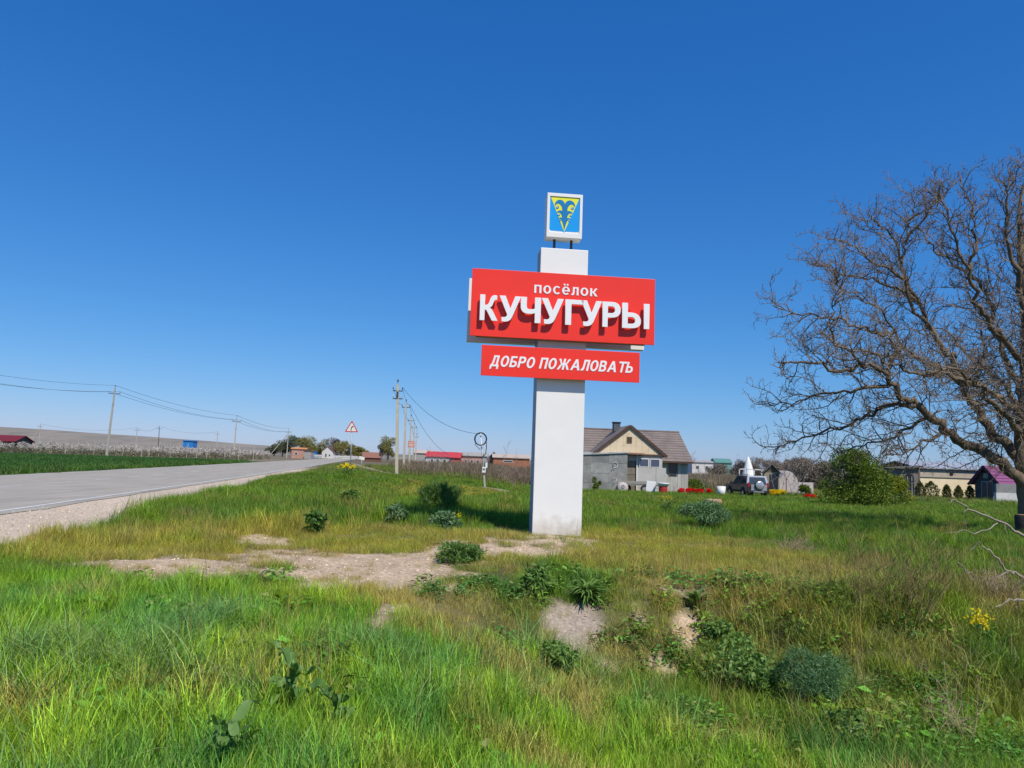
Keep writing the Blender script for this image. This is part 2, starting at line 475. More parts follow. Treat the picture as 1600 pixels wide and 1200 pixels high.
def build_ground():
    az = np.concatenate([np.arange(-180, -50, 6), np.arange(-50, 50.01, .26), np.arange(56, 180, 6)])
    az = np.radians(np.unique(np.round(az, 3)))
    r = [0.6]
    while r[-1] < 30: r.append(r[-1] * 1.0125)
    while r[-1] < 5000: r.append(r[-1] * 1.045)
    r = np.array(r)
    A, RR = np.meshgrid(az, r)
    X = (RR * np.sin(A)).ravel(); Y = (RR * np.cos(A)).ravel()
    Z = H(X, Y)
    z = zones(X, Y)
    Z = Z - .16 * z['clay'] * 0 - .28 * z['hole'] + .012 * z['dirt'] * (fbm(X, Y, .12, 90) - .5) * 2
    Z = Z + z['clay'] * .05 * (fbm(X, Y, .15, 91) - .5)
    V = np.stack([X, Y, Z], 1)
    na, nr = len(az), len(r)
    i = np.arange(nr - 1)[:, None] * na; j = np.arange(na)[None, :]; k = (np.arange(na) + 1) % na
    F = np.stack([i + j, i + na + j, i + na + k[None, :], i + k[None, :]], -1).reshape(-1, 4)
    F = F[:, ::-1]
    V = np.vstack([V, [[0, 0, Hs(0, 0)]]])
    col, d = ground_colour(V[:, 0], V[:, 1])
    cen = len(V) - 1
    rgba = np.ones((len(V), 4), np.float32); rgba[:, :3] = col; 
    m = bpy.data.materials.new('earth'); m.use_nodes = True
    n = m.node_tree.nodes; L = m.node_tree.links; b = n['Principled BSDF']
    b.inputs['Roughness'].default_value = .95; b.inputs['Specular IOR Level'].default_value = .1
    at = n.new('ShaderNodeAttribute'); at.attribute_name = 'soil'
    dt = n.new('ShaderNodeAttribute'); dt.attribute_name = 'bare'
    tc = n.new('ShaderNodeTexCoord')
    nz = n.new('ShaderNodeTexNoise'); nz.inputs['Scale'].default_value = 24; nz.inputs['Detail'].default_value = 9; nz.inputs['Roughness'].default_value = .72
    L.new(tc.outputs['Object'], nz.inputs['Vector'])
    mr = n.new('ShaderNodeMapRange'); mr.inputs['From Min'].default_value = .3; mr.inputs['From Max'].default_value = .7
    mr.inputs['To Min'].default_value = .62; mr.inputs['To Max'].default_value = 1.38
    L.new(nz.outputs['Fac'], mr.inputs['Value'])
    mu = n.new('ShaderNodeMixRGB'); mu.blend_type = 'MULTIPLY'; mu.inputs[0].default_value = 1
    L.new(at.outputs['Color'], mu.inputs[1]); L.new(mr.outputs[0], mu.inputs[2])
    vo = n.new('ShaderNodeTexVoronoi'); vo.inputs['Scale'].default_value = 26; L.new(tc.outputs['Object'], vo.inputs['Vector'])
    h1 = n.new('ShaderNodeMixRGB'); h1.inputs[0].default_value = .5; h1.blend_type = 'OVERLAY'
    vm = n.new('ShaderNodeMath'); vm.operation = 'MULTIPLY'; L.new(dt.outputs['Fac'], vm.inputs[0]); vm.inputs[1].default_value = .22
    L.new(vm.outputs[0], h1.inputs[0]); bw = n.new('ShaderNodeRGBToBW'); L.new(vo.outputs['Color'], bw.inputs[0]); L.new(mu.outputs[0], h1.inputs[1]); L.new(bw.outputs[0], h1.inputs[2])
    hsv = n.new('ShaderNodeHueSaturation'); hsv.inputs['Saturation'].default_value = .95
    L.new(h1.outputs[0], hsv.inputs['Color'])
    L.new(hsv.outputs[0], b.inputs['Base Color'])
    bp = n.new('ShaderNodeBump'); bp.inputs['Strength'].default_value = .9; bp.inputs['Distance'].default_value = .02
    L.new(nz.outputs['Fac'], bp.inputs['Height']); L.new(bp.outputs[0], b.inputs['Normal'])
    me = np_mesh('ground', V, F, m, smooth=True, attrs={'soil': ('FLOAT_COLOR', 'POINT', rgba), 'bare': ('FLOAT', 'POINT', d.astype(np.float32))})
    # close the small opening under the viewer
    import bmesh
    bm = bmesh.new(); bm.from_mesh(me); bm.verts.ensure_lookup_table()
    for q in range(na): bm.faces.new((bm.verts[cen], bm.verts[(q + 1) % na], bm.verts[q])).smooth = True
    bm.to_mesh(me); bm.free()
    o = link('ground', me)
    return tag(o, kind='structure')
build_ground()

def road_point(s, t, dz=0.0):
    off = 0 if s < 300 else (s - 300) ** 2 / 900.0
    x = RP[0] + RU[0] * s + RN[0] * (t + off); y = RP[1] + RU[1] * s + RN[1] * (t + off)
    return (x, y, road_z(y) + dz)

def strip(name, ss, tl, tr, dz, m):
    v = []; f = []
    for i, s in enumerate(ss):
        a = tl(s) if callable(tl) else tl; b = tr(s) if callable(tr) else tr
        v += [road_point(s, a, dz), road_point(s, b, dz)]
        if i: f.append((2 * i - 2, 2 * i - 1, 2 * i + 1, 2 * i))
    return v, f

asphalt = mat('asphalt', (.345, .31, .255), .9, .2, 1.6, streak=(1.6, .16, 1), bump=.25, bscale=60, dirt=((.40, .36, .30), .35, .6))
line_paint = mat('road_paint', (.62, .61, .58), .7, .12, 4, dirt=((.30, .29, .28), 3.0, .8))
ss = [-140 + 1.2 * k for k in range(250)] + [160 + 6 * k for k in range(70)]
jag = lambda s: .45 + .28 * (float(fbm(np.array(s), np.array(3.0), 1.7, 77)) - .5) * 2
jag2 = lambda s: -10.25 + .4 * (float(fbm(np.array(s), np.array(9.0), 1.9, 78)) - .5) * 2
v, f = strip('road', ss, jag2, jag, .0, None)
tag(link('road', np_mesh('road', v, f, asphalt)), kind='structure')
mb = MB(); v, f = strip('l', ss, -.07, .07, .006, None); mb.add(v, f)
v, f = strip('l', ss, -9.86, -9.72, .006, None); mb.add(v, f)
tag(mb.build('road_edge_line', line_paint), kind='structure')
mb = MB()
for k in range(-10, 60):
    s0 = k * 5.0 + 1
    v, f = strip('d', [s0, s0 + 1, s0 + 2.2], -4.95, -4.83, .006, None); mb.add(v, f)
tag(mb.build('road_centre_line', line_paint), kind='structure')

# far ridge on the left, open fields with hedge lines
def build_hills():
    nx, ny = 140, 26
    xs = np.linspace(-2600, 900, nx); ys = np.linspace(1150, 2300, ny)
    X, Y = np.meshgrid(xs, ys)
    prof = np.interp(xs, [-2600, -1500, -1100, -800, -600, -380, -200, 0, 300, 900], [46, 43, 40, 30, 23, 15, 10, 7, 5, 4])
    k = sm(1150, 1600, Y) * (1 - .25 * sm(1700, 2300, Y))
    Z = prof[None, :] * k + 6 * (fbm(X, Y, 300, 5) - .5) * k - 2 * (1 - k)
    V = np.stack([X, Y, Z], -1).reshape(-1, 3)
    i = np.arange(ny - 1)[:, None] * nx; j = np.arange(nx - 1)[None, :]
    F = np.stack([i + j, i + j + 1, i + nx + j + 1, i + nx + j], -1).reshape(-1, 4)
    m = mat('hill_fields', (.20, .175, .145), 1, .1, .012, col2=(.28, .245, .205), streak=(1, .12, 4), dirt=((.09, .10, .085), .02, .7))
    tag(link('hills', np_mesh('hills', V, F, m, True)), kind='structure')
build_hills()

# ================================================================== GRASS (uncountable: one object per kind, tufts scattered on the ground)
def blade_tuft(nb, rad, h, w, bend, hv=.4, spread=.25, seg=3, seed=0):
    r = np.random.default_rng(seed)
    V = []; F = []; B = []
    for _ in range(nb):
        a = r.uniform(0, 2 * np.pi); q = rad * np.sqrt(r.uniform()); bx, by = q * np.cos(a), q * np.sin(a)
        da = r.uniform(0, 2 * np.pi); dx, dy = np.cos(da), np.sin(da)
        hh = h * (1 - hv + 2 * hv * r.uniform()); ww = w * r.uniform(.7, 1.3)
        lean = spread * r.uniform(); bd = bend * r.uniform(.3, 1.2)
        bc = r.uniform(); n0 = len(V)
        fa = da + r.uniform(-1, 1); px, py = -np.sin(fa), np.cos(fa)
        for k in range(seg + 1):
            t = k / seg
            out = hh * (lean * t + bd * t * t)
            z = hh * (t - .45 * bd * t * t * t)
            cx, cy = bx + dx * out, by + dy * out
            wk = ww * (1 - t) ** .7 * .5
            if k < seg:
                V += [(cx - px * wk, cy - py * wk, z), (cx + px * wk, cy + py * wk, z)]; B += [bc, bc]
            else:
                V.append((cx, cy, z)); B.append(bc)
        for k in range(seg - 1):
            o = n0 + 2 * k; F.append((o, o + 1, o + 3, o + 2))
        o = n0 + 2 * (seg - 1); F.append((o, o + 1, o + 2))
    return V, F, B

def weed_tuft(nl, rad, h, L, W, seed=0):
    r = np.random.default_rng(seed); V = []; F = []; B = []
    for _ in range(nl):
        a = r.uniform(0, 2 * np.pi); q = rad * np.sqrt(r.uniform()); z = h * r.uniform(.15, 1) * (1 - .5 * (q / rad) ** 2)
        x, y = q * np.cos(a), q * np.sin(a)
        d = r.uniform(0, 2 * np.pi); el = r.uniform(-.5, .7); l = L * r.uniform(.5, 1.2); w = W * r.uniform(.6, 1.2)
        dx, dy, dz = np.cos(d) * np.cos(el), np.sin(d) * np.cos(el), np.sin(el)
        sx, sy = -np.sin(d), np.cos(d); tz = r.uniform(-.5, .5) * w
        n0 = len(V); bc = r.uniform()
        V += [(x, y, z), (x + dx * l * .5 + sx * w, y + dy * l * .5 + sy * w, z + dz * l * .5 + tz), (x + dx * l, y + dy * l, z + dz * l - .2 * l),
              (x + dx * l * .5 - sx * w, y + dy * l * .5 - sy * w, z + dz * l * .5 - tz)]
        B += [bc] * 4; F.append((n0, n0 + 1, n0 + 2, n0 + 3))
    return V, F, B

GRASSM = leaf_mat('grass_blade', None, None, .20, .6, tint=True)

def tuft_object(name, geo):
    V, F, B = geo
    me = bpy.data.meshes.new(name); me.from_pydata(V, [], F); me.update()
    a = me.attributes.new('bc', 'FLOAT', 'POINT'); a.data.foreach_set('value', np.asarray(B, np.float32))
    me.materials.append(GRASSM)
    return bpy.data.objects.new(name, me)

def scatter(name, P, rotz, scl, tint, sources, label, cat, tilt=None):
    n = len(P)
    me = bpy.data.meshes.new(name); me.vertices.add(n)
    me.vertices.foreach_set('co', np.asarray(P, np.float32).ravel())
    rot = np.zeros((n, 3), np.float32); rot[:, 2] = rotz
    if tilt is not None: rot[:, :2] = tilt
    tc = np.ones((n, 4), np.float32); tc[:, :3] = tint
    if np.ndim(scl) == 1: scl = np.repeat(np.asarray(scl)[:, None], 3, 1)
    me.attributes.new('rot', 'FLOAT_VECTOR', 'POINT').data.foreach_set('vector', rot.ravel())
    me.attributes.new('scl', 'FLOAT_VECTOR', 'POINT').data.foreach_set('vector', np.asarray(scl, np.float32).ravel())
    me.attributes.new('tint', 'FLOAT_COLOR', 'POINT').data.foreach_set('color', tc.ravel())
    me.attributes.new('pick', 'INT', 'POINT').data.foreach_set('value', rng.integers(0, len(sources), n).astype(np.int32))
    o = link(name, me)
    ng = bpy.data.node_groups.new(name, 'GeometryNodeTree')
    ng.interface.new_socket('Geometry', in_out='INPUT', socket_type='NodeSocketGeometry')
    ng.interface.new_socket('Geometry', in_out='OUTPUT', socket_type='NodeSocketGeometry')
    N = ng.nodes; L = ng.links
    gi = N.new('NodeGroupInput'); go = N.new('NodeGroupOutput')
    iop = N.new('GeometryNodeInstanceOnPoints')
    m2p = N.new('GeometryNodeMeshToPoints')
    L.new(gi.outputs[0], m2p.inputs[0]); L.new(m2p.outputs[0], iop.inputs['Points'])
    jn = N.new('GeometryNodeGeometryToInstance')
    for s in sources:
        oi = N.new('GeometryNodeObjectInfo'); oi.inputs['Object'].default_value = s
        L.new(oi.outputs['Geometry'], jn.inputs[0])
    L.new(jn.outputs[0], iop.inputs['Instance'])
    iop.inputs['Pick Instance'].default_value = True
    def attr(nm, typ):
        a = N.new('GeometryNodeInputNamedAttribute'); a.data_type = typ; a.inputs['Name'].default_value = nm; return a.outputs[0]
    L.new(attr('pick', 'INT'), iop.inputs['Instance Index'])
    e2r = N.new('FunctionNodeEulerToRotation'); L.new(attr('rot', 'FLOAT_VECTOR'), e2r.inputs[0]); L.new(e2r.outputs[0], iop.inputs['Rotation'])
    L.new(attr('scl', 'FLOAT_VECTOR'), iop.inputs['Scale'])
    L.new(iop.outputs[0], go.inputs[0])
    md = o.modifiers.new('scatter', 'NODES'); md.node_group = ng
    return tag(o, label, cat, kind='stuff')

LUSH = [tuft_object('tuft_lush', blade_tuft(32, .12, .26, .0078, .34, .5, .20, 3, 100 + k)) for k in range(5)]
ARC = [tuft_object('tuft_arc', blade_tuft(30, .12, .40, .0070, 1.0, .35, .4, 4, 120 + k)) for k in range(4)]
FINE = [tuft_object('tuft_fine', blade_tuft(60, .15, .13, .0040, .45, .55, .5, 2, 140 + k)) for k in range(5)]
STALK = [tuft_object('tuft_stalk', blade_tuft(14, .10, .42, .0036, .25, .4, .35, 3, 160 + k)) for k in range(3)]
WIDE = [tuft_object('tuft_wide', blade_tuft(56, .30, .30, .016, .5, .45, .4, 2, 180 + k)) for k in range(5)]
WEED = [tuft_object('tuft_weed', weed_tuft(46, .15, .16, .07, .016, 200 + k)) for k in range(4)]
WEEDB = [tuft_object('tuft_broad', weed_tuft(26, .16, .20, .11, .030, 220 + k)) for k in range(3)]

def wedge(r0, r1, dens, a0=-41, a1=41, back=False):
    a0, a1 = R(a0), R(a1)
    n = int((a1 - a0) / 2 * (r1 * r1 - r0 * r0) * dens)
    r = np.sqrt(rng.uniform(r0 * r0, r1 * r1, n)); a = rng.uniform(a0, a1, n)
    return r * np.sin(a), r * np.cos(a)

GREEN = np.array([.135, .27, .019]); GREEN2 = np.array([.215, .325, .020]); BLUEG = np.array([.090, .24, .040])
DRYC = np.array([.385, .365, .050]); STRAWC = np.array([.50, .365, .12]); DARKG = np.array([.070, .17, .024])

def lerp(a, b, t): return a + (b - a) * np.clip(t, 0, 1)[:, None]

def meadow(name, r0, r1, dens, src, label, hscale, grow, filt, tintf, jit=.25, a=(-41, 41), sxy=None, gain=1.0):
    x, y = wedge(r0, r1, dens, *a)
    z = zones(x, y)
    n = fbm(x, y, 1.1, 301); n3 = fbm(x, y, 5.0, 303)
    keep = rng.uniform(size=len(x)) < filt(x, y, z, n)
    x, y, n, n3 = x[keep], y[keep], n[keep], n3[keep]; z = {k: q[keep] for k, q in z.items()}
    h = grow(x, y, z, n) * rng.uniform(1 - jit, 1 + jit, len(x)) * hscale
    c = tintf(x, y, z, n, n3)
    c = c * gain * rng.uniform(.60, 1.35, (len(x), 1)) * rng.normal(1, .07, (len(x), 3))
    s = np.stack([h if sxy is None else np.full(len(h), sxy) * rng.uniform(.8, 1.2, len(h)), h if sxy is None else np.full(len(h), sxy), h], 1)
    P = np.stack([x, y, H(x, y) - .01 - .28 * z['hole']], 1)
    return scatter(name, P, rng.uniform(0, 6.28, len(x)), s, c, src, label, 'grass', rng.normal(0, .1, (len(x), 2)))

def bare(z): return np.clip(1 - 1.25 * z['dirt'] - 1.15 * z['clay'] - z['hole'] - 1.1 * z['gravel'] - 1.1 * z['track'], 0, 1) * ((z['t'] > .5) | (z['t'] < -10.6)) * (np.abs(z['t'] - 1000) > 0)
def notpillar(x, y): return ~((np.abs(x - 1.1) < .62) & (np.abs(y - 17.3) < .45))

def tint_meadow(x, y, z, n, n3):
    c = lerp(np.repeat(GREEN[None], len(x), 0), GREEN2[None], (n - .35) * 2.2)
    n4 = fbm(x, y, .55, 307, 3)
    c = lerp(c, DARKG[None], (n3 - .56) * 2.0)
    c = lerp(c, BLUEG[None], (n4 - .56) * 4.0)
    c = lerp(c, GREEN2[None] * 1.12, (.40 - n4) * 4.0)
    n5 = fbm(x, y, .75, 309, 3)
    c = lerp(c, (STRAWC * .75)[None], np.clip((n5 - .60) * 5, 0, .7))
    c = lerp(c, DRYC[None], z['dry'] * 1.05)
    c = lerp(c, BLUEG[None], z['blue'] * np.clip(.25 + 2.2 * (n4 - .42), 0, .9))
    c = lerp(c, STRAWC[None], z['straw'] * .45)
    return c

# tall green grass in front
meadow('tall_grass', 2.2, 11, 150, LUSH, 'tall bright green grass filling the foreground', 1.0,
       lambda x, y, z, n: (.20 + .55 * n + .55 * fbm(x, y, .45, 311, 3)) * (1 - .65 * z['short']) * (1 - .35 * z['straw']) * (1 - .4 * z['mixed']),
       lambda x, y, z, n: bare(z) * (1 - .92 * z['short']) * (1 - .55 * z['dry']) * (1 - .5 * z['straw']) * (1 - .72 * z['mixed']),
       lambda x, y, z, n, n3: lerp(tint_meadow(x, y, z, n, n3), (DRYC * .7)[None], z['mixed'] * .25), a=(-44, 44), gain=1.58)
meadow('bent_grass', 2.6, 11, 42, ARC, 'long arching blades of bluish green grass in the foreground', 1.0,
       lambda x, y, z, n: .6 + .6 * n,
       lambda x, y, z, n: bare(z) * (1 - z['short']) * np.clip(.08 + .9 * z['blue'] + .9 * (n - .58), 0, 1),
       lambda x, y, z, n, n3: lerp(tint_meadow(x, y, z, n, n3), np.array([[.17, .33, .12]]), np.full(len(x), .6)), a=(-44, 44))
meadow('short_dry_grass', 3.0, 26, 68, FINE, 'short yellowish grass on the worn ground round the sign', 1.0,
       lambda x, y, z, n: (.55 + .9 * n) * (1 + .5 * z['mixed']) * (1 - .45 * z['short'] * fbm(x, y, .8, 313)),
       lambda x, y, z, n: bare(z) * np.clip(.12 + z['dry'] + z['short'] * .6 + .9 * z['mixed'], 0, 1) * notpillar(x, y),
       lambda x, y, z, n, n3: lerp(tint_meadow(x, y, z, n, n3), STRAWC[None], (fbm(x, y, 1.3, 351) - .5) * 2.2), a=(-42, 42))
meadow('meadow_grass', 10.5, 30, 52, LUSH, 'green grass behind and beside the sign', 1.0,
       lambda x, y, z, n: (.5 + .7 * n) * (1 - .6 * z['short']) * (1 + .5 * z['tall']),
       lambda x, y, z, n: bare(z) * (1 - .93 * z['short']) * (1 - .6 * z['dry']) * notpillar(x, y),
       tint_meadow, a=(-42, 42), gain=1.0)
meadow('dry_stalks', 5, 22, 9, STALK, 'thin dry stalks standing among the grass', 1.0,
       lambda x, y, z, n: .6 + .9 * n,
       lambda x, y, z, n: bare(z) * np.clip(.14 + .7 * z['straw'] + .2 * z['dry'] + .35 * z['mixed'], 0, 1) * (1 - .8 * z['short'] * (z['straw'] < .2)),
       lambda x, y, z, n, n3: lerp(np.repeat((STRAWC * .9)[None], len(x), 0), np.array([[.2, .14, .07]]), (n - .4) * 2), a=(-42, 42))
meadow('ditch_weeds', 5.0, 12, 90, WEED, 'low leafy weeds on the side of the ditch', 1.0,
       lambda x, y, z, n: .7 + .9 * n,
       lambda x, y, z, n: bare(z) * np.clip(.12 + 1.8 * (fbm(x, y, .9, 333) - .47) * 2, 0, 1) * np.maximum(sm(.6, 2.2, x) * .8, z['mixed']) * (1 - .6 * z['straw']),
       lambda x, y, z, n, n3: lerp(np.repeat((BLUEG * .9)[None], len(x), 0), (GREEN2 * .8)[None], (n - .35) * 2), a=(-10, 42))
meadow('broad_weeds', 3.6, 11, 26, WEEDB, 'small broad leaved weeds among the grass', 1.0,
       lambda x, y, z, n: .6 + .7 * n,
       lambda x, y, z, n: bare(z) * np.clip(.03 + 1.5 * (fbm(x, y, .8, 335) - .52) * 2, 0, 1) * (1 - z['short'] * .7),
       lambda x, y, z, n, n3: lerp(np.repeat((GREEN * 1.05)[None], len(x), 0), BLUEG[None], (n - .3) * 2), a=(-42, 42))
meadow('middle_grass', 28, 66, 15, WIDE, 'green meadow grass stretching towards the house', 1.0,
       lambda x, y, z, n: (.55 + .6 * n) * (1 - .35 * z['dry']),
       lambda x, y, z, n: bare(z) * (z['t'] > 2.5) * (1 - .3 * z['dry']) * ~((x > 3) & (x < 16) & (y > 58)),
       tint_meadow, sxy=1.0, a=(-40, 42), gain=.85)
meadow('far_grass', 64, 125, 3.0, WIDE, 'distant rough grass beside the road', 1.0,
       lambda x, y, z, n: (.8 + .9 * n),
       lambda x, y, z, n: bare(z) * (z['t'] > 2.5) * ~((x > 3) & (x < 16) & (y < 72)),
       lambda x, y, z, n, n3: lerp(tint_meadow(x, y, z, n, n3), np.array([[.17, .145, .065]]), .55 + (n3 - .5) * 1.4), sxy=1.7, a=(-32, 40))
meadow('wheat_field', 34, 128, 3.6, WIDE, 'dark green young wheat in the field beyond the road', 1.0,
       lambda x, y, z, n: (1.0 + .5 * n),
       lambda x, y, z, n: (z['t'] < -10.9) * (y + x * .06 < 128) * 1.0,
       lambda x, y, z, n, n3: lerp(np.repeat(np.array([[.040, .125, .022]]), len(x), 0), np.array([[.075, .165, .025]]), np.maximum((n3 - .4) * 1.5, sm(-14.5, -11, z['t']))), sxy=1.7, a=(-44, -8))

meadow('sparse_grass', 7, 26, 26, FINE, 'sparse dry grass growing through the worn dirt', 1.0,
       lambda x, y, z, n: .35 + .5 * n,
       lambda x, y, z, n: np.clip((z['dirt'] > .25) * 1.0 + .6 * (z['clay'] > .3), 0, 1) * np.clip((fbm(x, y, .5, 341) - .42) * 4, 0, .8) * notpillar(x, y) * (z['t'] > 3),
       lambda x, y, z, n, n3: lerp(np.repeat((DRYC * .8)[None], len(x), 0), (STRAWC * .8)[None], (n - .3) * 2), a=(-42, 30))
# pebbles on the worn track and the road shoulder
def pebble(seed):
    r = np.random.default_rng(seed)
    V = np.array([(1, 0, 0), (-1, 0, 0), (0, 1, 0), (0, -1, 0), (0, 0, .8), (0, 0, -.5), (.6, .6, .4), (-.6, .6, .35), (.6, -.6, .3), (-.6, -.6, .45)]) * r.uniform(.75, 1.25, (10, 3)) * .02
    import bmesh
    b = bmesh.new()
    for q in V: b.verts.new(q)
    bmesh.ops.convex_hull(b, input=b.verts)
    me = bpy.data.meshes.new('pebble'); b.to_mesh(me); b.free()
    me.attributes.new('bc', 'FLOAT', 'POINT').data.foreach_set('value', np.full(len(me.vertices), .5, np.float32))
    m = bpy.data.materials.get('pebble_stone')
    if not m:
        m = leaf_mat('pebble_stone', None, None, 0.0, .9, tint=True)
    me.materials.append(m)
    return bpy.data.objects.new('pebble', me)
x, y = wedge(6, 26, 150, -44, 20)
z = zones(x, y)
k = rng.uniform(size=len(x)) < np.clip(z['dirt'] * .8 + z['gravel'] * .8 + z['clay'] * .3, 0, 1)
x, y = x[k], y[k]
scatter('pebbles', np.stack([x, y, H(x, y)], 1), rng.uniform(0, 6.28, len(x)), np.minimum(rng.exponential(.33, len(x)), 1.4) + .22,
        np.array([[.52, .42, .31]]) * rng.uniform(.55, 1.35, (len(x), 1)), [pebble(k) for k in range(4)], 'small pale stones lying on the worn dirt', 'stones')
# ================================================================== THE SIGN PILLAR
WHITE = mat('white_composite', (.81, .795, .77), .42, .025, 1.5, spec=.4, dirt=((.70, .68, .65), 1.3, .15))
SHADE_FRAME_GREY = mat('shade_and_frame_grey', (.30, .32, .37), .5, .06, 2)  # grey for the pillar's painted side shade and the greeting board frame
_n = WHITE.node_tree.nodes; _L = WHITE.node_tree.links
_b = _n['Principled BSDF']; _src = _b.inputs['Base Color'].links[0].from_socket
_tc = _n.new('ShaderNodeTexCoord'); _sx = _n.new('ShaderNodeSeparateXYZ'); _L.new(_tc.outputs['Object'], _sx.inputs[0])
_nz = _n.new('ShaderNodeTexNoise'); _nz.inputs['Scale'].default_value = 5; _nz.inputs['Detail'].default_value = 8; _L.new(_tc.outputs['Object'], _nz.inputs['Vector'])
_ad = _n.new('ShaderNodeMath'); _ad.operation = 'MULTIPLY_ADD'; _ad.inputs[1].default_value = -.9; _L.new(_nz.outputs['Fac'], _ad.inputs[0]); _L.new(_sx.outputs[2], _ad.inputs[2])
_mr = _n.new('ShaderNodeMapRange'); _mr.inputs['From Min'].default_value = -.42; _mr.inputs['From Max'].default_value = .0; _mr.inputs['To Min'].default_value = .55; _mr.inputs['To Max'].default_value = 0
_L.new(_ad.outputs[0], _mr.inputs['Value'])
_mx = _n.new('ShaderNodeMixRGB'); _mx.inputs[2].default_value = (.42, .34, .24, 1); _L.new(_mr.outputs[0], _mx.inputs[0]); _L.new(_src, _mx.inputs[1]); _L.new(_mx.outputs[0], _b.inputs['Base Color'])
RED = mat('red_sign_sheet', (.88, .038, .021), .38, .03, 1.2, spec=.4)
LETTER = mat('white_letter_plastic', (.84, .84, .84), .4, .02, 3)
STEEL = mat('dark_steel', (.05, .055, .075), .5, .2, 8, metal=.3)
TAN = mat('tan_underside', (.30, .235, .15), .8, .15, 6)
EMB_W = mat('emblem_white', (.80, .80, .82), .4, .03, 3)
EMB_B = mat('emblem_blue', (.010, .33, .80), .35, .04, 4)
EMB_D = mat('emblem_deep_blue', (.012, .20, .46), .35, .04, 4)
EMB_Y = mat('emblem_yellow', (.82, .80, .045), .35, .04, 4)

SIGN = thing('welcome_sign', 'tall white pillar sign with two red boards and a blue emblem box on top', 'sign', (1.105, 17.0 + .27, 0), R(6))
# local frame: x along the boards, -y towards the road user; pillar front face at y = -.27
PF = -.27
mb = MB(); mb.box((0, 0, 3.29), (1.13, .54, 6.72)); mb.build('pillar', WHITE, SIGN, bevel=.012)
mb = MB()
mb.box((-.5665, .0, 3.29), (.004, .50, 6.66)); mb.build('side_shade', SHADE_FRAME_GREY, SIGN)  # white pillar's unlit left side: its shade painted as a thin grey layer
def _ring(cx, cy, rx, ry, a0=0, a1=360, n=20):
    return [(cx + rx * math.cos(R(a0 + (a1 - a0) * k / n)), cy + ry * math.sin(R(a0 + (a1 - a0) * k / n))) for k in range(n + (0 if a1 - a0 == 360 else 1))]
_arm = [(.0, .43), (.08, .40), (.14, .30), (.32, 0), (.56, 0), (.35, .36), (.29, .44), (.21, .51), (.31, .58), (.35, .68), (.39, .78), (.44, .82), (.51, .82), (.51, .98), (.44, 1), (.33, .98), (.25, .90), (.17, .68), (.11, .61), (.0, .59)]
_soft = [[(0, 0), (.34, 0), (.46, .01), (.55, .04), (.62, .08), (.67, .14), (.695, .21), (.70, .31), (.685, .39), (.65, .47), (.60, .53), (.53, .58), (.44, .61), (.34, .62), (.2, .62), (.2, 1), (0, 1)],
         [(.2, .17), (.34, .17), (.41, .18), (.46, .21), (.49, .26), (.495, .31), (.48, .37), (.45, .41), (.41, .44), (.35, .45), (.2, .45)]]
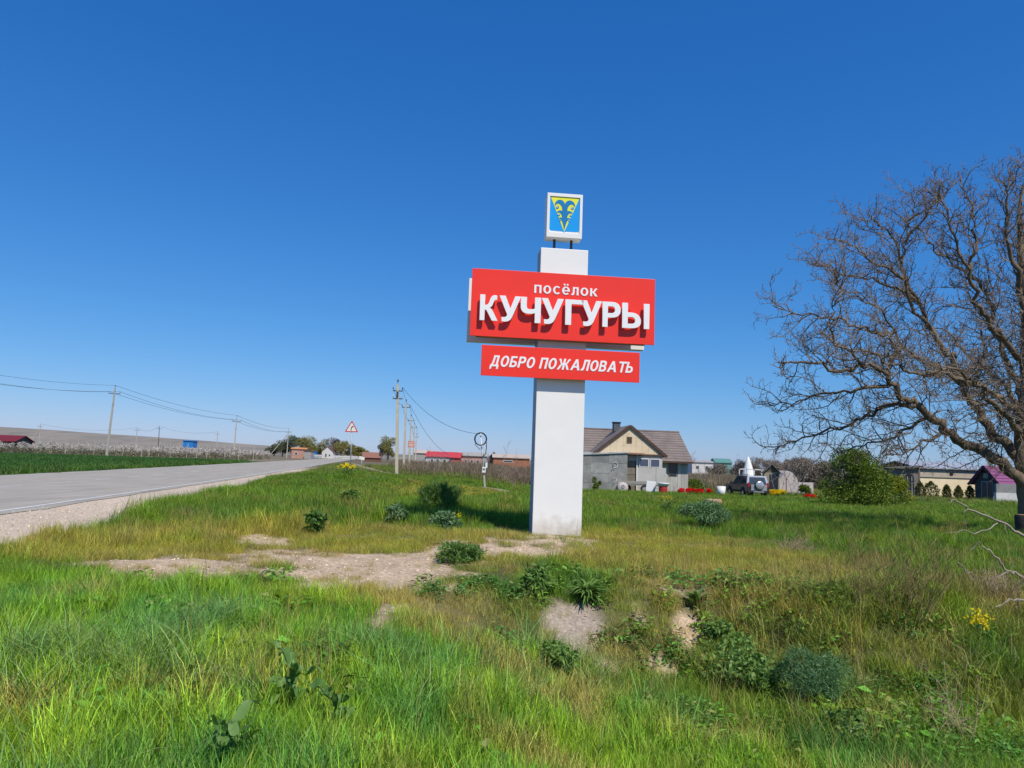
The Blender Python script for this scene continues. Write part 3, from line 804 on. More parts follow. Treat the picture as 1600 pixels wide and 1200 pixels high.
GLYPH = {
    'К': (.76, [[(0, 0), (.2, 0)] + [(.2 + a, b) for a, b in _arm] + [(.2, 1), (0, 1)]]),
    'У': (.81, [[(0, 1), (.22, 1), (.42, .50), (.60, 1), (.81, 1), (.55, .32), (.49, .17), (.43, .07), (.36, .02), (.27, -.01), (.18, -.012), (.10, 0), (.10, .16), (.20, .155), (.26, .175), (.295, .22), (.31, .27)]]),
    'Ч': (.70, [[(0, 1), (.2, 1), (.2, .66), (.21, .59), (.24, .545), (.285, .525), (.33, .52), (.42, .53), (.5, .56), (.5, 1), (.7, 1), (.7, 0), (.5, 0), (.5, .39), (.40, .355), (.28, .345), (.18, .36), (.10, .395), (.04, .46), (.01, .53), (.0, .60)]]),
    'Г': (.62, [[(0, 0), (.2, 0), (.2, .83), (.62, .83), (.62, 1), (0, 1)]]),
    'Р': (.70, [[(0, 0), (.2, 0), (.2, .38), (.35, .38), (.46, .39), (.55, .42), (.62, .47), (.67, .54), (.695, .61), (.70, .69), (.69, .78), (.66, .86), (.61, .925), (.54, .97), (.45, .995), (.33, 1), (0, 1)],
                [(.2, .55), (.33, .55), (.40, .56), (.45, .59), (.485, .64), (.49, .70), (.475, .76), (.44, .81), (.39, .83), (.2, .83)]]),
    'Ь': (.70, _soft), 'Ы': (1.02, _soft + [[(.82, 0), (1.02, 0), (1.02, 1), (.82, 1)]]),
    'О': (.80, [_ring(.4, .5, .40, .515), _ring(.4, .5, .19, .345)]),
    'С': (.72, [_ring(.4, .5, .40, .515, 40, 320) + _ring(.4, .5, .195, .345, 320, 40)]),
    'Ё': (.76, [_ring(.4, .5, .40, .515, -12, 318) + _ring(.4, .5, .195, .345, 318, 194), [(.215, .56), (.585, .56)] + _ring(.4, .5, .19, .345, 22, 158),
                _ring(.24, 1.24, .10, .12, n=12), _ring(.56, 1.24, .10, .12, n=12)]),
    'Д': (.83, [[(0, -.23), (.17, -.23), (.17, 0), (.66, 0), (.66, -.23), (.83, -.23), (.83, .165), (.72, .165), (.72, 1), (.17, 1), (.165, .70), (.15, .45), (.11, .25), (.06, .165), (0, .165)],
                [(.27, .165), (.52, .165), (.52, .83), (.36, .83), (.355, .6), (.33, .36)]]),
    'Б': (.70, [[(0, 0), (.36, 0), (.48, .01), (.57, .05), (.63, .10), (.68, .18), (.70, .28), (.69, .38), (.65, .46), (.58, .53), (.49, .575), (.38, .59), (.2, .59), (.2, .83), (.60, .83), (.60, 1), (0, 1)],
                [(.2, .17), (.34, .17), (.42, .18), (.47, .21), (.495, .26), (.49, .33), (.45, .39), (.40, .42), (.34, .43), (.2, .43)]]),
    'П': (.72, [[(0, 0), (.2, 0), (.2, .83), (.52, .83), (.52, 0), (.72, 0), (.72, 1), (0, 1)]]),
    'Ж': (1.22, [[(.51, 0), (.71, 0)] + [(.71 + a * .9, b) for a, b in _arm] + [(.71, 1), (.51, 1)] + [(.51 - a * .9, b) for a, b in reversed(_arm)]]),
    'А': (.95, [[(0, 0), (.22, 0), (.30, .23), (.64, .23), (.72, 0), (.95, 0), (.58, 1), (.36, 1)], [(.355, .39), (.585, .39), (.47, .74)]]),
    'Л': (.74, [[(0, .165), (0, 0), (.1, -.01), (.20, .01), (.26, .06), (.30, .15), (.325, .30), (.34, .55), (.345, .83), (.54, .83), (.54, 0), (.74, 0), (.74, 1), (.15, 1), (.145, .6), (.13, .35), (.10, .20), (.05, .165)]]),
    'В': (.72, [[(0, 0), (.38, 0), (.49, .01), (.58, .045), (.65, .10), (.70, .18), (.715, .28), (.70, .37), (.65, .46), (.57, .52), (.63, .58), (.67, .66), (.675, .75), (.65, .85), (.60, .92), (.53, .97), (.45, .99), (.36, 1), (0, 1)],
                [(.2, .17), (.36, .17), (.43, .18), (.48, .21), (.505, .27), (.50, .34), (.46, .40), (.40, .425), (.2, .43)], [(.2, .59), (.33, .59), (.41, .605), (.455, .65), (.465, .71), (.44, .78), (.39, .82), (.2, .83)]]),
    'Т': (.78, [[(.29, 0), (.49, 0), (.49, .83), (.78, .83), (.78, 1), (0, 1), (0, .83), (.29, .83)]]),
}
def text_mesh(body, height, depth, gap=.13, shear=0.0, width=None, bevel=0.0, xk=1.0):
    """upright block lettering facing -y, base line at z = 0, centred on x"""
    cu = bpy.data.curves.new('lettering', 'CURVE'); cu.dimensions = '2D'; cu.fill_mode = 'BOTH'
    cu.extrude = depth / 2; cu.bevel_depth = bevel; cu.bevel_resolution = 1
    pen = 0.0; spl = []
    for ch in body:
        if ch == ' ': pen += .40; continue
        w, cs = GLYPH[ch]
        for c_ in cs: spl.append([(pen + a * xk, b) for a, b in c_])
        pen += w * xk + (gap - .09 if ch in 'ГТ' else gap)
    for P in spl:
        s = cu.splines.new('POLY'); s.points.add(len(P) - 1); s.use_cyclic_u = True
        for q, (a, b) in zip(s.points, P): q.co = (a * height + shear * b * height, b * height, 0, 1)
    ob = bpy.data.objects.new('lettering', cu); C.objects.link(ob)
    bpy.context.view_layer.update()
    me = bpy.data.meshes.new_from_object(ob.evaluated_get(bpy.context.evaluated_depsgraph_get()))
    bpy.data.objects.remove(ob); bpy.data.curves.remove(cu)
    co = np.empty(len(me.vertices) * 3, np.float32); me.vertices.foreach_get('co', co); co = co.reshape(-1, 3)
    lo, hi = co.min(0), co.max(0)
    sx = width / (hi[0] - lo[0]) if width else 1.0
    out = np.stack([(co[:, 0] - (lo[0] + hi[0]) / 2) * sx, -co[:, 2], co[:, 1]], 1)
    me.vertices.foreach_set('co', out.astype(np.float32).ravel()); me.update()
    me.materials.clear()
    return me

# --- name board: front panel in front of the pillar, twin panel behind it
BX0, BX1, BZ0, BZ1 = -2.165, 2.125, 4.425, 5.985
FB = PF - .25
nb = MB(); nb.box(((BX0 + BX1) / 2, FB + .02, (BZ0 + BZ1) / 2), (BX1 - BX0, .04, BZ1 - BZ0))
NB = nb.build('name_board', RED, SIGN, bevel=.004)
mb = MB()
mb.box(((BX0 + BX1) / 2 - .02, FB + .145, BZ0 + .03), (BX1 - BX0 - .34, .21, .05))
mb.box(((BX0 + BX1) / 2, FB + .145, BZ1 - .05), (BX1 - BX0 - .2, .21, .05))
mb.box((BX0 + .10, FB + .145, (BZ0 + BZ1) / 2), (.04, .20, BZ1 - BZ0 - .2))
mb.box((BX1 - .19, FB + .145, (BZ0 + BZ1) / 2), (.04, .20, BZ1 - BZ0 - .2))
mb.build('board_frame', TAN, NB)
mb = MB(); mb.box(((BX0 + BX1) / 2 - .02, .39, (BZ0 + BZ1) / 2 - .02), (BX1 - BX0 + .02, .22, BZ1 - BZ0 - .04))
mb.build('rear_board', WHITE, SIGN, bevel=.006)
def bu(u): return BX0 + u * (BX1 - BX0)
def bv(v): return BZ1 - v * (BZ1 - BZ0)
# lettering positions as shares of the board
L3 = [('К', .046, .142), ('У', .148, .262), ('Ч', .262, .370), ('У', .374, .492), ('Г', .502, .600), ('У', .586, .700), ('Р', .704, .803), ('Ы', .812, .962)]
for ch, u0, u1 in L3:
    me = text_mesh(ch, .585, .045, .1, 0, (u1 - u0) * (BX1 - BX0), .003)
    me.materials.append(LETTER)
    o = link('letter', me, NB, ((bu(u0) + bu(u1)) / 2, FB - .105, bv(.780)))
# short studs hold the letters off the board
mb = MB(); mb.tube([(0, -.085, 0), (0, 0, 0)], .008, 5); stud = mb.mesh('letter_stud', STEEL)
for ch, u0, u1 in L3:
    link('letter_stud', stud, NB, (bu(u0 + (u1 - u0) * .3), FB, bv(.50)))
me = text_mesh('ПОСЁЛОК', .19, .012, .2, 0, .345 * (BX1 - BX0)); me.materials.append(LETTER)
link('lettering', me, NB, ((bu(.335) + bu(.68)) / 2, FB - .006, bv(.318)))

# --- greeting board
SX0, SX1, SZ0, SZ1 = -1.88, 1.80, 3.535, 4.235
SBY = PF - .20
mb = MB(); mb.box(((SX0 + SX1) / 2, SBY + .02, (SZ0 + SZ1) / 2), (SX1 - SX0, .04, SZ1 - SZ0))
SB = mb.build('greeting_board', RED, SIGN, bevel=.004)
mb = MB()
for z in (SZ0 + .12, SZ1 - .12): mb.box((0, SBY + .12, z), (3.2, .16, .05))
mb.build('board_frame', SHADE_FRAME_GREY, SB)
me = text_mesh('ДОБРО ПОЖАЛОВАТЬ', .255, .010, .125, .25, .905 * (SX1 - SX0)); me.materials.append(LETTER)
link('lettering', me, SB, ((SX0 + SX1) / 2 + .01, SBY - .005, (SZ0 + SZ1) / 2 - .135))

# --- emblem box on two posts
for x in (-.22, .19):
    mb = MB(); mb.box((x, -.05, 6.79), (.055, .055, .30)); mb.build('post', STEEL, SIGN)
EX, EZ0, EZ1 = .425, 6.925, 8.0
mb = MB(); mb.box((-.02, -.05, (EZ0 + EZ1) / 2), (2 * EX, .36, EZ1 - EZ0))
EB = mb.build('emblem_box', WHITE, SIGN, bevel=.012)
EF = -.05 - .18
mb = MB()
mb.box((-.02, EF - .014, EZ1 - .04), (2 * EX, .026, .08)); mb.box((-.02, EF - .014, EZ0 + .06), (2 * EX, .026, .12))
for s in (-1, 1): mb.box((-.02 + s * (EX - .032), EF - .014, (EZ0 + EZ1) / 2 + .02), (.064, .0255, EZ1 - EZ0 - .20))
mb.build('frame', WHITE, EB, bevel=.004)
ew, eh = .71, .86; ex0 = -.02 - ew / 2; ez1 = EZ1 - .085
def eu(p): return (ex0 + p[0] * ew, ez1 - p[1] * eh)
def plate(name, polys, y, m, t=.003):
    q = MB()
    for P in polys:
        q.extrude([eu(p) for p in reversed(P)], y - t, y)
    return q.build(name, m, EB)
plate('shield', [[(0, 0), (1, 0), (1, .90), (.985, .945), (.95, .965), (.58, .968), (.53, .98), (.5, 1.0), (.47, .98), (.42, .968), (.05, .965), (.015, .945), (0, .90)]], EF - .001, EMB_B)
plate('triangle', [[(.015, .005), (.985, .005), (.5, .985)]], EF - .005, EMB_Y)
half = [(.5, .20), (.485, .155), (.45, .115), (.40, .088), (.34, .075), (.275, .085), (.215, .115), (.170, .165), (.150, .225), (.165, .27),
        (.205, .215), (.26, .19), (.31, .20), (.36, .235), (.395, .28), (.41, .335), (.41, .385),
        (.345, .38), (.285, .39), (.245, .42), (.235, .46), (.27, .45), (.315, .445), (.36, .47), (.395, .515), (.41, .56), (.41, .585),
        (.36, .575), (.315, .59), (.295, .62), (.335, .615), (.375, .635), (.415, .69), (.45, .77), (.48, .87), (.5, .95)]
plate('wave_emblem', [half, [(1 - a, b) for a, b in reversed(half)]], EF - .009, EMB_D)
dots = []
for cx, cy, r in ((.245, .30, .05), (.305, .515, .036), (.355, .665, .022)):
    for s in (0, 1):
        c = (1 - cx) if s else cx
        dots.append([(c + r * math.cos(a * .7854) * 1.1, cy + r * math.sin(a * .7854)) for a in range(8)])
for d_ in dots: plate('wave_eye', [d_], EF - .0085, EMB_D)
cres = []
for cx, cy, r in ((.245, .30, .02), (.305, .515, .013)):
    for s in (0, 1):
        c = (1 - cx) if s else cx
        cres.append([(c - .012 + r * math.cos(a * .7854) * 1.1, cy - .01 + r * math.sin(a * .7854)) for a in range(8)])
for d_ in cres: plate('wave_highlight', [d_], EF - .0125, EMB_W)

# ================================================================== POLES AND WIRES
CONC = mat('concrete_pole', (.44, .40, .34), .9, .12, 3, bump=.3, bscale=20, streak=(3, 3, .4))
CONC_W = mat('whitened_concrete', (.52, .455, .34), .9, .1, 3, bump=.2, bscale=20)
IRON = mat('rusty_iron', (.07, .06, .055), .8, .2, 10)
PORC = mat('white_porcelain', (.6, .6, .58), .3, .05)
WIREM = mat('wire', (.045, .045, .05), .6, .05)

def pole(label, base, top, w0=.24, w1=.15, arms=((.93, 1.0),), group=None, m=CONC, strut=None, adir=(1, 0, 0), cat='utility pole'):
    """square tapered concrete pole; arms: (height share, half length)"""
    base = Vector(base); top = Vector(top)
    t = thing('utility_pole', label, cat, base, 0, group)
    v = top - base
    q = v.to_track_quat('Z', 'Y').to_matrix()
    mb = MB(); mb.box(v / 2 - v.normalized() * .2, (w0, w0 * .9, v.length + .4), q, taper=w1 / w0); mb.build('shaft', m, t, bevel=.02)
    tips = []
    ad = Vector(adir).normalized()
    if arms:
        for hh, hl in arms:
            c = v * hh
            mb = MB(); mb.bar(c - ad * hl, c + ad * hl, .07, .09); a = mb.build('crossarm', IRON, t)
            for s in (-1, 1):
                p = c + ad * (hl * .94 * s)
                mb = MB(); mb.tube([p, p + Vector((0, 0, .24))], .018, 5); mb.lathe([(.0, .16), (.045, .17), (.055, .22), (.03, .28), (0, .30)], 8, p); mb.build('insulator', PORC if hh < .9 else IRON, a)
                tips.append(base + p + Vector((0, 0, .34)))
    mb = MB(); mb.tube([v, v + Vector((0, 0, .28))], .022, 5); mb.lathe([(0, .2), (.06, .2), (.075, .3), (.04, .4), (0, .42)], 8, v); mb.build('top_insulator', IRON, t)
    tips.append(base + v + Vector((0, 0, .4)))
    if strut:
        s = Vector(strut)
        mb = MB(); mb.bar(s, v * .86, .2, .18); mb.build('strut', m, t)
    return t, tips

def wire(a, b, sag, label, r=.016, group=None, n=18):
    a = Vector(a); b = Vector(b); pts = []
    for k in range(n + 1):
        t = k / n; p = a.lerp(b, t); p.z -= sag * 4 * t * (1 - t); pts.append(p)
    mb = MB(); o = Vector(a)
    mb.tube([p - o for p in pts], r, 4)
    return tag(mb.build('overhead_wire', WIREM, None, o), label, 'wire', group)

GL = 'concrete power line poles along the field'
d0 = Vector((5.1, 38, 0)).normalized(); perp = Vector((d0.y, -d0.x, 0))
A = D(166, 115, 715)
pA, tA = pole('nearest concrete power pole leaning right at the edge of the wheat field', A, PT(180, 606, 115.5), .3, .19, ((.915, 1.0),), GL, adir=perp)
Bp = D(364.5, 154, 716)
pB, tB = pole('second concrete power pole, standing behind the wheat right of the leaning pole', Bp, PT(370, 652, 154.4), .28, .18, ((.90, 1.0),), GL, adir=perp)
Cp = D(448, 236, 714)
pC, tC = pole('concrete power pole with slanting strut in front of the dark green trees', Cp, PT(451, 671, 236), .3, .2, ((.90, .9),), GL, strut=(-6, 0, 0), adir=perp)
Zp = A - Vector((5.1, 38, 0)); Zp.z = Hs(Zp.x, Zp.y)
pZ, tZ = pole('concrete power pole outside the left edge of the view', Zp, Zp + Vector((.3, 0, 10.4)), .3, .19, ((.915, 1.0),), GL, adir=perp)
for k, (nm, sg) in enumerate((('left', .9), ('right', 1.0), ('top', .8))):
    wire(tZ[k], tA[k], sg, f'{nm} wire sagging from beyond the left edge to the leaning power pole', .022, 'power line wires')
    wire(tA[k], tB[k], sg * .9, f'{nm} wire between the leaning power pole and the second pole', .024, 'power line wires')
    wire(tB[k], tC[k], sg, f'{nm} wire from the second power pole to the pole with the strut', .03, 'power line wires')

# far line of the left field
FARP = [((62, 692), 664, 260, 'small far power pole with two splayed legs near the left edge', (-3.2, 0, 0)),
        ((213, 696), 670, 270, 'thin far power pole right of the leaning pole', None),
        ((248, 696), 667, 300, 'thin dark mast on the skyline above the orchard', None),
        ((339, 702), 676, 290, 'thin far power pole just left of the second pole', None)]
prev = None
for (px, py), pt, d, lb, st in FARP:
    b = D(px, d, py); h = PT(px + 1, pt, d)
    p_, t_ = pole(lb, b, h, .26, .18, ((.93, .9),), 'far power poles behind the orchard', strut=st, m=CONC if d != 300 else IRON)
    if prev is not None: wire(prev, t_[2], 1.6, f'far wire reaching the {lb}', .03, 'far power line wires')
    prev = t_[2]

# row of whitened poles running away beside the track
GR = 'row of concrete poles beside the dirt track'
ROW = [(621, 600, 64, 'nearest and tallest pole of the row beside the dirt track'), (631.5, 629, 91, 'second pole of the row beside the dirt track'),
       (640, 652, 118, 'third pole of the row, behind the pink notice'), (645.5, 664, 146, 'fourth pole of the row, far down the track'), (649.5, 680, 176, 'farthest and smallest pole of the row')]
rt = []
for k, (px, pt, d, lb) in enumerate(ROW):
    b = D(px - .6, d, 730); tp = PT(px + (0.6, 3, 2.2, 2, 1)[k], pt, d)
    arms = ((.925, .42), (.84, .42)) if k == 0 else ((.93, .5),)
    p_, t_ = pole(lb, b, tp, .30, .2, arms, GR, CONC_W, adir=(1, .2, 0))
    rt.append(t_)
    if k == 0:
        v = tp - b
        mb = MB(); mb.box(v * .885 + Vector((0, -.16, 0)), (.16, .14, .5)); mb.build('junction_box', IRON, p_)
for k in range(4):
    for j in (0, 1):
        wire(rt[k][j], rt[k + 1][j], .5, f'{("left", "right")[j]} wire from {("the nearest", "the second", "the third", "the fourth")[k]} to the next pole of the row', .014 + .004 * k, 'wires along the pole row')

# service post with coiled cable
SPB = D(758.5, 51, 765)
SP = thing('service_post', 'short leaning post with white meter box and a coil of dark cable near its top', 'post', SPB)
vt = PT(750.5, 676, 51) - SPB; vm = PT(756, 737, 51) - SPB
mb = MB(); mb.bar(Vector((0, 0, -.2)), vm * 1.02, .13, .12); mb.build('lower_post', CONC, SP)
mb = MB(); mb.tube([vm * .98, vt], .045, 8); mb.build('pipe', mat('white_pipe', (.62, .63, .64), .4, .04), SP)
mb = MB(); mb.box(vm + Vector((0, -.10, .12)), (.24, .2, .38)); MT = mb.build('meter_box', mat('box_white', (.76, .76, .74), .5, .04), SP, bevel=.02)
mb = MB(); mb.box(vm + Vector((0, -.205, .16)), (.14, .012, .12)); mb.build('meter_window', mat('meter_glass', (.12, .13, .14), .2, .05), MT)
mb = MB(); mb.box(PT(760, 727, 50.9) - SPB, (.14, .14, .36)); mb.build('junction_box', mat('box_white', (.76, .76, .74)), SP, bevel=.01)
cc = PT(751, 686, 50.85) - SPB
mb = MB()
for q in range(4):
    mb.tube([cc + Vector(((.37 + .02 * q) * math.cos(a * .2618), -.02 * q, (.40 + .015 * q) * math.sin(a * .2618))) for a in range(25)], .022, 5, cap=False)
mb.build('cable_coil', WIREM, SP)
mb = MB(); mb.tube([cc + Vector((.37, 0, 0)), cc + Vector((.42, .02, -.5)), cc + Vector((.38, .02, -1.0)), cc + Vector((.10, 0, -1.3))], .03, 5)
mb.tube([cc + Vector((-.35, 0, .05)), cc + Vector((-.36, 0, -.4)), cc + Vector((.02, 0, -.75))], .02, 5); mb.build('hanging_cable', WIREM, SP)
wire(rt[0][1], PT(750.5, 678, 51), .9, 'service wire sagging from the nearest row pole to the post with the cable coil', .014)
wire(rt[1][1], PT(700, 709, 120), 1.0, 'service wire sagging from the second row pole towards the red roofed house', .02)

# warning sign beside the road
WB = D(547, 53, 745)
WS = thing('warning_sign', 'triangular red bordered bend warning sign on a thin grey post by the road', 'road sign', WB)
wt = PT(549.5, 668, 53) - WB
mb = MB(); mb.tube([(0, 0, -.3), wt + Vector((0, .04, .3))], .038, 8); mb.build('post', mat('galvanised', (.38, .39, .40), .5, .08, 6, metal=.4), WS)
wc = wt + Vector((0, 0, -.05))
def tri(s): return [(-s, -s * .577), (s, -s * .577), (0, s * 1.155)]
def rtri(s, r):
    out = []
    for i, (a, b) in enumerate(tri(s)):
        ang = [210, 330, 90][i]
        for k in (-50, -25, 0, 25, 50):
            out.append((a * (1 - r / s) + r * math.cos(R(ang + k)) * .9, b * (1 - r / s) + r * math.sin(R(ang + k)) * .9))
    return out
def pl2(poly, y0, y1): return [(a + wc.x, b + wc.z) for a, b in poly], wc.y + y0, wc.y + y1
mb = MB(); mb.extrude(*pl2(rtri(.46, .05), -.012, .0)); PLT = mb.build('plate', mat('sign_red', (.62, .05, .04), .4, .04), WS)
mb = MB(); mb.extrude(*pl2(rtri(.345, .03), -.016, -.0125)); mb.build('face', mat('sign_white', (.78, .76, .70), .4, .04), PLT)
BLK = mat('sign_black', (.02, .02, .02), .4, .04)
arr = [(-.06, -.17), (.0, -.17), (.0, .0), (.02, .05), (.06, .075), (.06, .04), (.15, .11), (.06, .18), (.06, .135), (0, .115), (-.045, .06), (-.06, .0)]
mb = MB(); mb.extrude(*pl2(arr, -.020, -.0165)); mb.build('bend_arrow', BLK, PLT)

# small marker and the pink notice further down the track
MKB = D(565, 100, 724)
MK = thing('marker_post', 'short white roadside marker post with a small white sign where the track leaves the road', 'marker post', MKB)
mb = MB(); mb.tube([(0, 0, -.2), (0, 0, 1.2)], .045, 6); mb.build('post', mat('galvanised', (.38, .39, .40)), MK)
mb = MB(); mb.box((0, -.05, 1.35), (.75, .03, .42), Matrix.Rotation(R(14), 3, 'Y')); mb.build('plate', mat('sign_white', (.78, .76, .70)), MK)
PNB = D(641, 114, 727)
PN = thing('notice_board', 'square pinkish notice board fixed between two thin posts in the pole row', 'notice board', PNB)
for s in (-1, 1):
    mb = MB(); mb.tube([(s * .4, 0, -.2), (s * .4, 0, 4.2)], .04, 6); mb.build('post', mat('galvanised', (.38, .39, .40)), PN)
mb = MB(); mb.box((0, -.07, 3.7), (1.05, .03, .95)); mb.build('plate', mat('faded_red', (.62, .25, .18), .6, .1), PN)
for z in (3.9, 3.65, 3.45):
    mb = MB(); mb.box((0, -.09, z), (.75, .008, .07)); mb.build('faded_line', mat('sign_white', (.78, .76, .70)), PN)
# ================================================================== THE GREY HOUSE
SLATE = mat('weathered_slate_roof', (.155, .128, .118), .9, .15, 1.1, col2=(.225, .180, .160), bump=.4, bscale=14, dirt=((.27, .235, .20), .8, .5))
FASCIA = mat('brown_fascia', (.085, .052, .040), .8, .2, 4)
CREAM = mat('cream_gable', (.66, .52, .33), .85, .10, 2.2, col2=(.74, .61, .43), dirt=((.42, .34, .26), 1.5, .5))
GREYW = mat('grey_board_wall', (.43, .41, .38), .9, .12, 2, streak=(3, 3, .5), dirt=((.27, .25, .23), 1.2, .6), objvar=.12)
LIGHTW = mat('pale_wall', (.50, .48, .44), .9, .08, 1.6, dirt=((.32, .30, .27), 1.1, .6))
ZINC = mat('zinc_sheet', (.25, .245, .225), .55, .18, 1.4, metal=.1, dirt=((.42, .41, .38), 1.0, .7), objvar=.18, spec=.5)
GLASS = mat('dark_window_glass', (.035, .045, .065), .12, .2, 1.5, spec=.6)
FRAMEW = mat('white_frame', (.66, .65, .62), .6, .05)
DARK = mat('dark_opening', (.018, .017, .018), .9, .2)
BRICKC = mat('old_brick', (.25, .13, .09), .9, .2, 5, bump=.3)
WOODB = mat('old_wood', (.17, .12, .085), .9, .25, 3, streak=(4, 4, .5))

def gable_roof(mb, x0, x1, y0, y1, ze, zr, t=.10, ov=0):
    """two slabs, ridge along x"""
    ym = (y0 + y1) / 2
    for ya in (y0, y1):
        v = [(x0, ya, ze), (x1, ya, ze), (x1, ym, zr), (x0, ym, zr), (x0, ya, ze - t), (x1, ya, ze - t), (x1, ym, zr - t), (x0, ym, zr - t)]
        f = [(0, 1, 2, 3), (7, 6, 5, 4), (0, 4, 5, 1), (1, 5, 6, 2), (3, 7, 4, 0)]
        if ya == y1: f = [q[::-1] for q in f]
        mb.add(v, f)
    return mb
def gable_roof_y(mb, x0, x1, y0, y1, ze, zr, t=.10):
    xm = (x0 + x1) / 2
    for xa in (x0, x1):
        v = [(xa, y0, ze), (xa, y1, ze), (xm, y1, zr), (xm, y0, zr), (xa, y0, ze - t), (xa, y1, ze - t), (xm, y1, zr - t), (xm, y0, zr - t)]
        f = [(3, 2, 1, 0), (4, 5, 6, 7), (1, 5, 4, 0), (2, 6, 5, 1), (0, 4, 7, 3)]
        if xa == x1: f = [q[::-1] for q in f]
        mb.add(v, f)
    return mb

HD = 62.0
HB = D(1000, HD, 768)
HO = thing('old_house', 'old grey house with dark slate roof and cream gable behind the sign', 'house', HB, R(5))
K = HD / 1155.0                                     # metres per picture pixel at the house
def hx(px): return (px - 1000) * K
zE = 2.65                                            # eave of the main block
# main block
mb = MB()
mb.box((-1.55, 3.6, 1.15), (11.2, 6.6, 2.9)); mb.build('wall', GREYW, HO)
mb = MB(); mb.extrude([(.12, zE - .05), (7.0, zE - .05), (3.6, 5.08)], -7.05, 4.02, 'YZ'); mb.build('gable_wall', GREYW, HO)
roof = MB(); gable_roof(roof, -7.5, 4.42, -.35, 7.5, zE, 5.25)
RF = roof.build('roof', SLATE, HO)
# courses of slate: thin lips across the slopes
sl_m = MB(); sl_m.box((0, 0, 0), (11.86, .05, .035), Matrix.Rotation(math.atan2(5.25 - zE, 3.925), 3, 'X')); cm = sl_m.mesh('slate_course', SLATE)
for k in range(1, 12):
    q = k / 12
    link('slate_course', cm, RF, (-1.54, -.35 + 3.925 * q, zE + (5.25 - zE) * q + .012))
mb = MB(); mb.tube([(-7.5, 3.575, 5.27), (4.42, 3.575, 5.27)], .09, 6); mb.build('ridge_cap', SLATE, RF)
mb = MB(); mb.box((-1.54, -.36, zE - .09), (11.9, .035, .16)); mb.build('fascia', FASCIA, RF)
# front plank wall, right part: boards with joints
xs = [1.62 + .30 * k for k in range(9)]
for k, x in enumerate(xs):
    if 2.50 < x < 3.15: 
        mb = MB(); mb.box((x, .265, .62), (.285, .05, 1.5)); mb.build('wall_board', GREYW, HO); continue
    mb = MB(); mb.box((x, .265, 1.28), (.285, .05, 2.56)); mb.build('wall_board', GREYW, HO)
mb = MB(); mb.box((2.86, .262, 1.92), (.60, .06, 1.12)); W = mb.build('window', DARK, HO)
for dx in (-.29, .29):
    mb = MB(); mb.box((2.86 + dx, .222, 1.92), (.05, .04, 1.16)); mb.build('frame', WOODB, W)
mb = MB(); mb.box((2.86, .226, 1.92), (.50, .012, 1.0)); mb.build('pane', GLASS, W)
# gabled wing in front
gx0, gx1 = hx(917), hx(1031); gxm = (gx0 + gx1) / 2; gy = -1.9
ze2, zr2 = 3.02, 5.42
mb = MB(); mb.box(((gx0 + gx1) / 2, -.75, 1.45), (gx1 - gx0 - .7, 2.2, 3.1)); mb.build('wing_wall', LIGHTW, HO)
mb = MB(); mb.extrude([(gx0 + .42, ze2 + .07), (gx1 - .42, ze2 + .07), (gxm, zr2 - .14)], gy + .03, gy + .16); mb.build('gable_panel', CREAM, HO)
mb = MB(); gable_roof_y(mb, gx0, gx1, gy - .06, 8.6, ze2, zr2, .10); wr = mb.build('wing_roof', SLATE, HO)
for s in (0, 1):
    xe = gx1 if s else gx0
    mb = MB(); mb.bar((xe, gy - .085, ze2 - .08), (gxm, gy - .085, zr2 - .08), .05, .24); mb.build('barge_board', FASCIA, wr)
# gable boards: upright seams standing slightly proud
for k in range(-4, 5):
    x = gxm + k * .52; top = zr2 - .22 - abs(x - gxm) * (zr2 - ze2) / (gxm - gx0)
    if top > ze2 + .3 and abs(k) != 0:
        mb = MB(); mb.box((x, gy + .022, (top + ze2 + .1) / 2), (.05, .02, top - ze2 - .1)); mb.build('gable_batten', CREAM, HO)
mb = MB(); mb.box((gxm - .05, gy + .01, 4.22), (.42, .06, .50)); W = mb.build('attic_window', WOODB, HO)
mb = MB(); mb.box((gxm - .05, gy - .022, 4.22), (.30, .02, .38)); mb.build('pane', mat('brown_glass', (.10, .06, .03), .4, .2), W)
mb = MB(); mb.box((gxm, gy - .02, ze2 + .02), (gx1 - gx0 - .5, .12, .13)); mb.build('gable_sill', FASCIA, HO)
mb = MB(); mb.box((hx(978), gy - .35, ze2 + .10), (1.7, .7, .10), Matrix.Rotation(R(5), 3, 'X')); mb.build('canopy', mat('brown_canopy', (.26, .15, .10), .8, .2), HO)
mb = MB(); mb.box((hx(966), 1.2, 5.36), (.56, .56, .72)); CH = mb.build('chimney', mat('sooty_block', (.10, .11, .12), .9, .25, 3), HO)
mb = MB(); mb.box((hx(966), 1.2, 5.76), (.66, .66, .09)); mb.build('chimney_cap', DARK, CH)
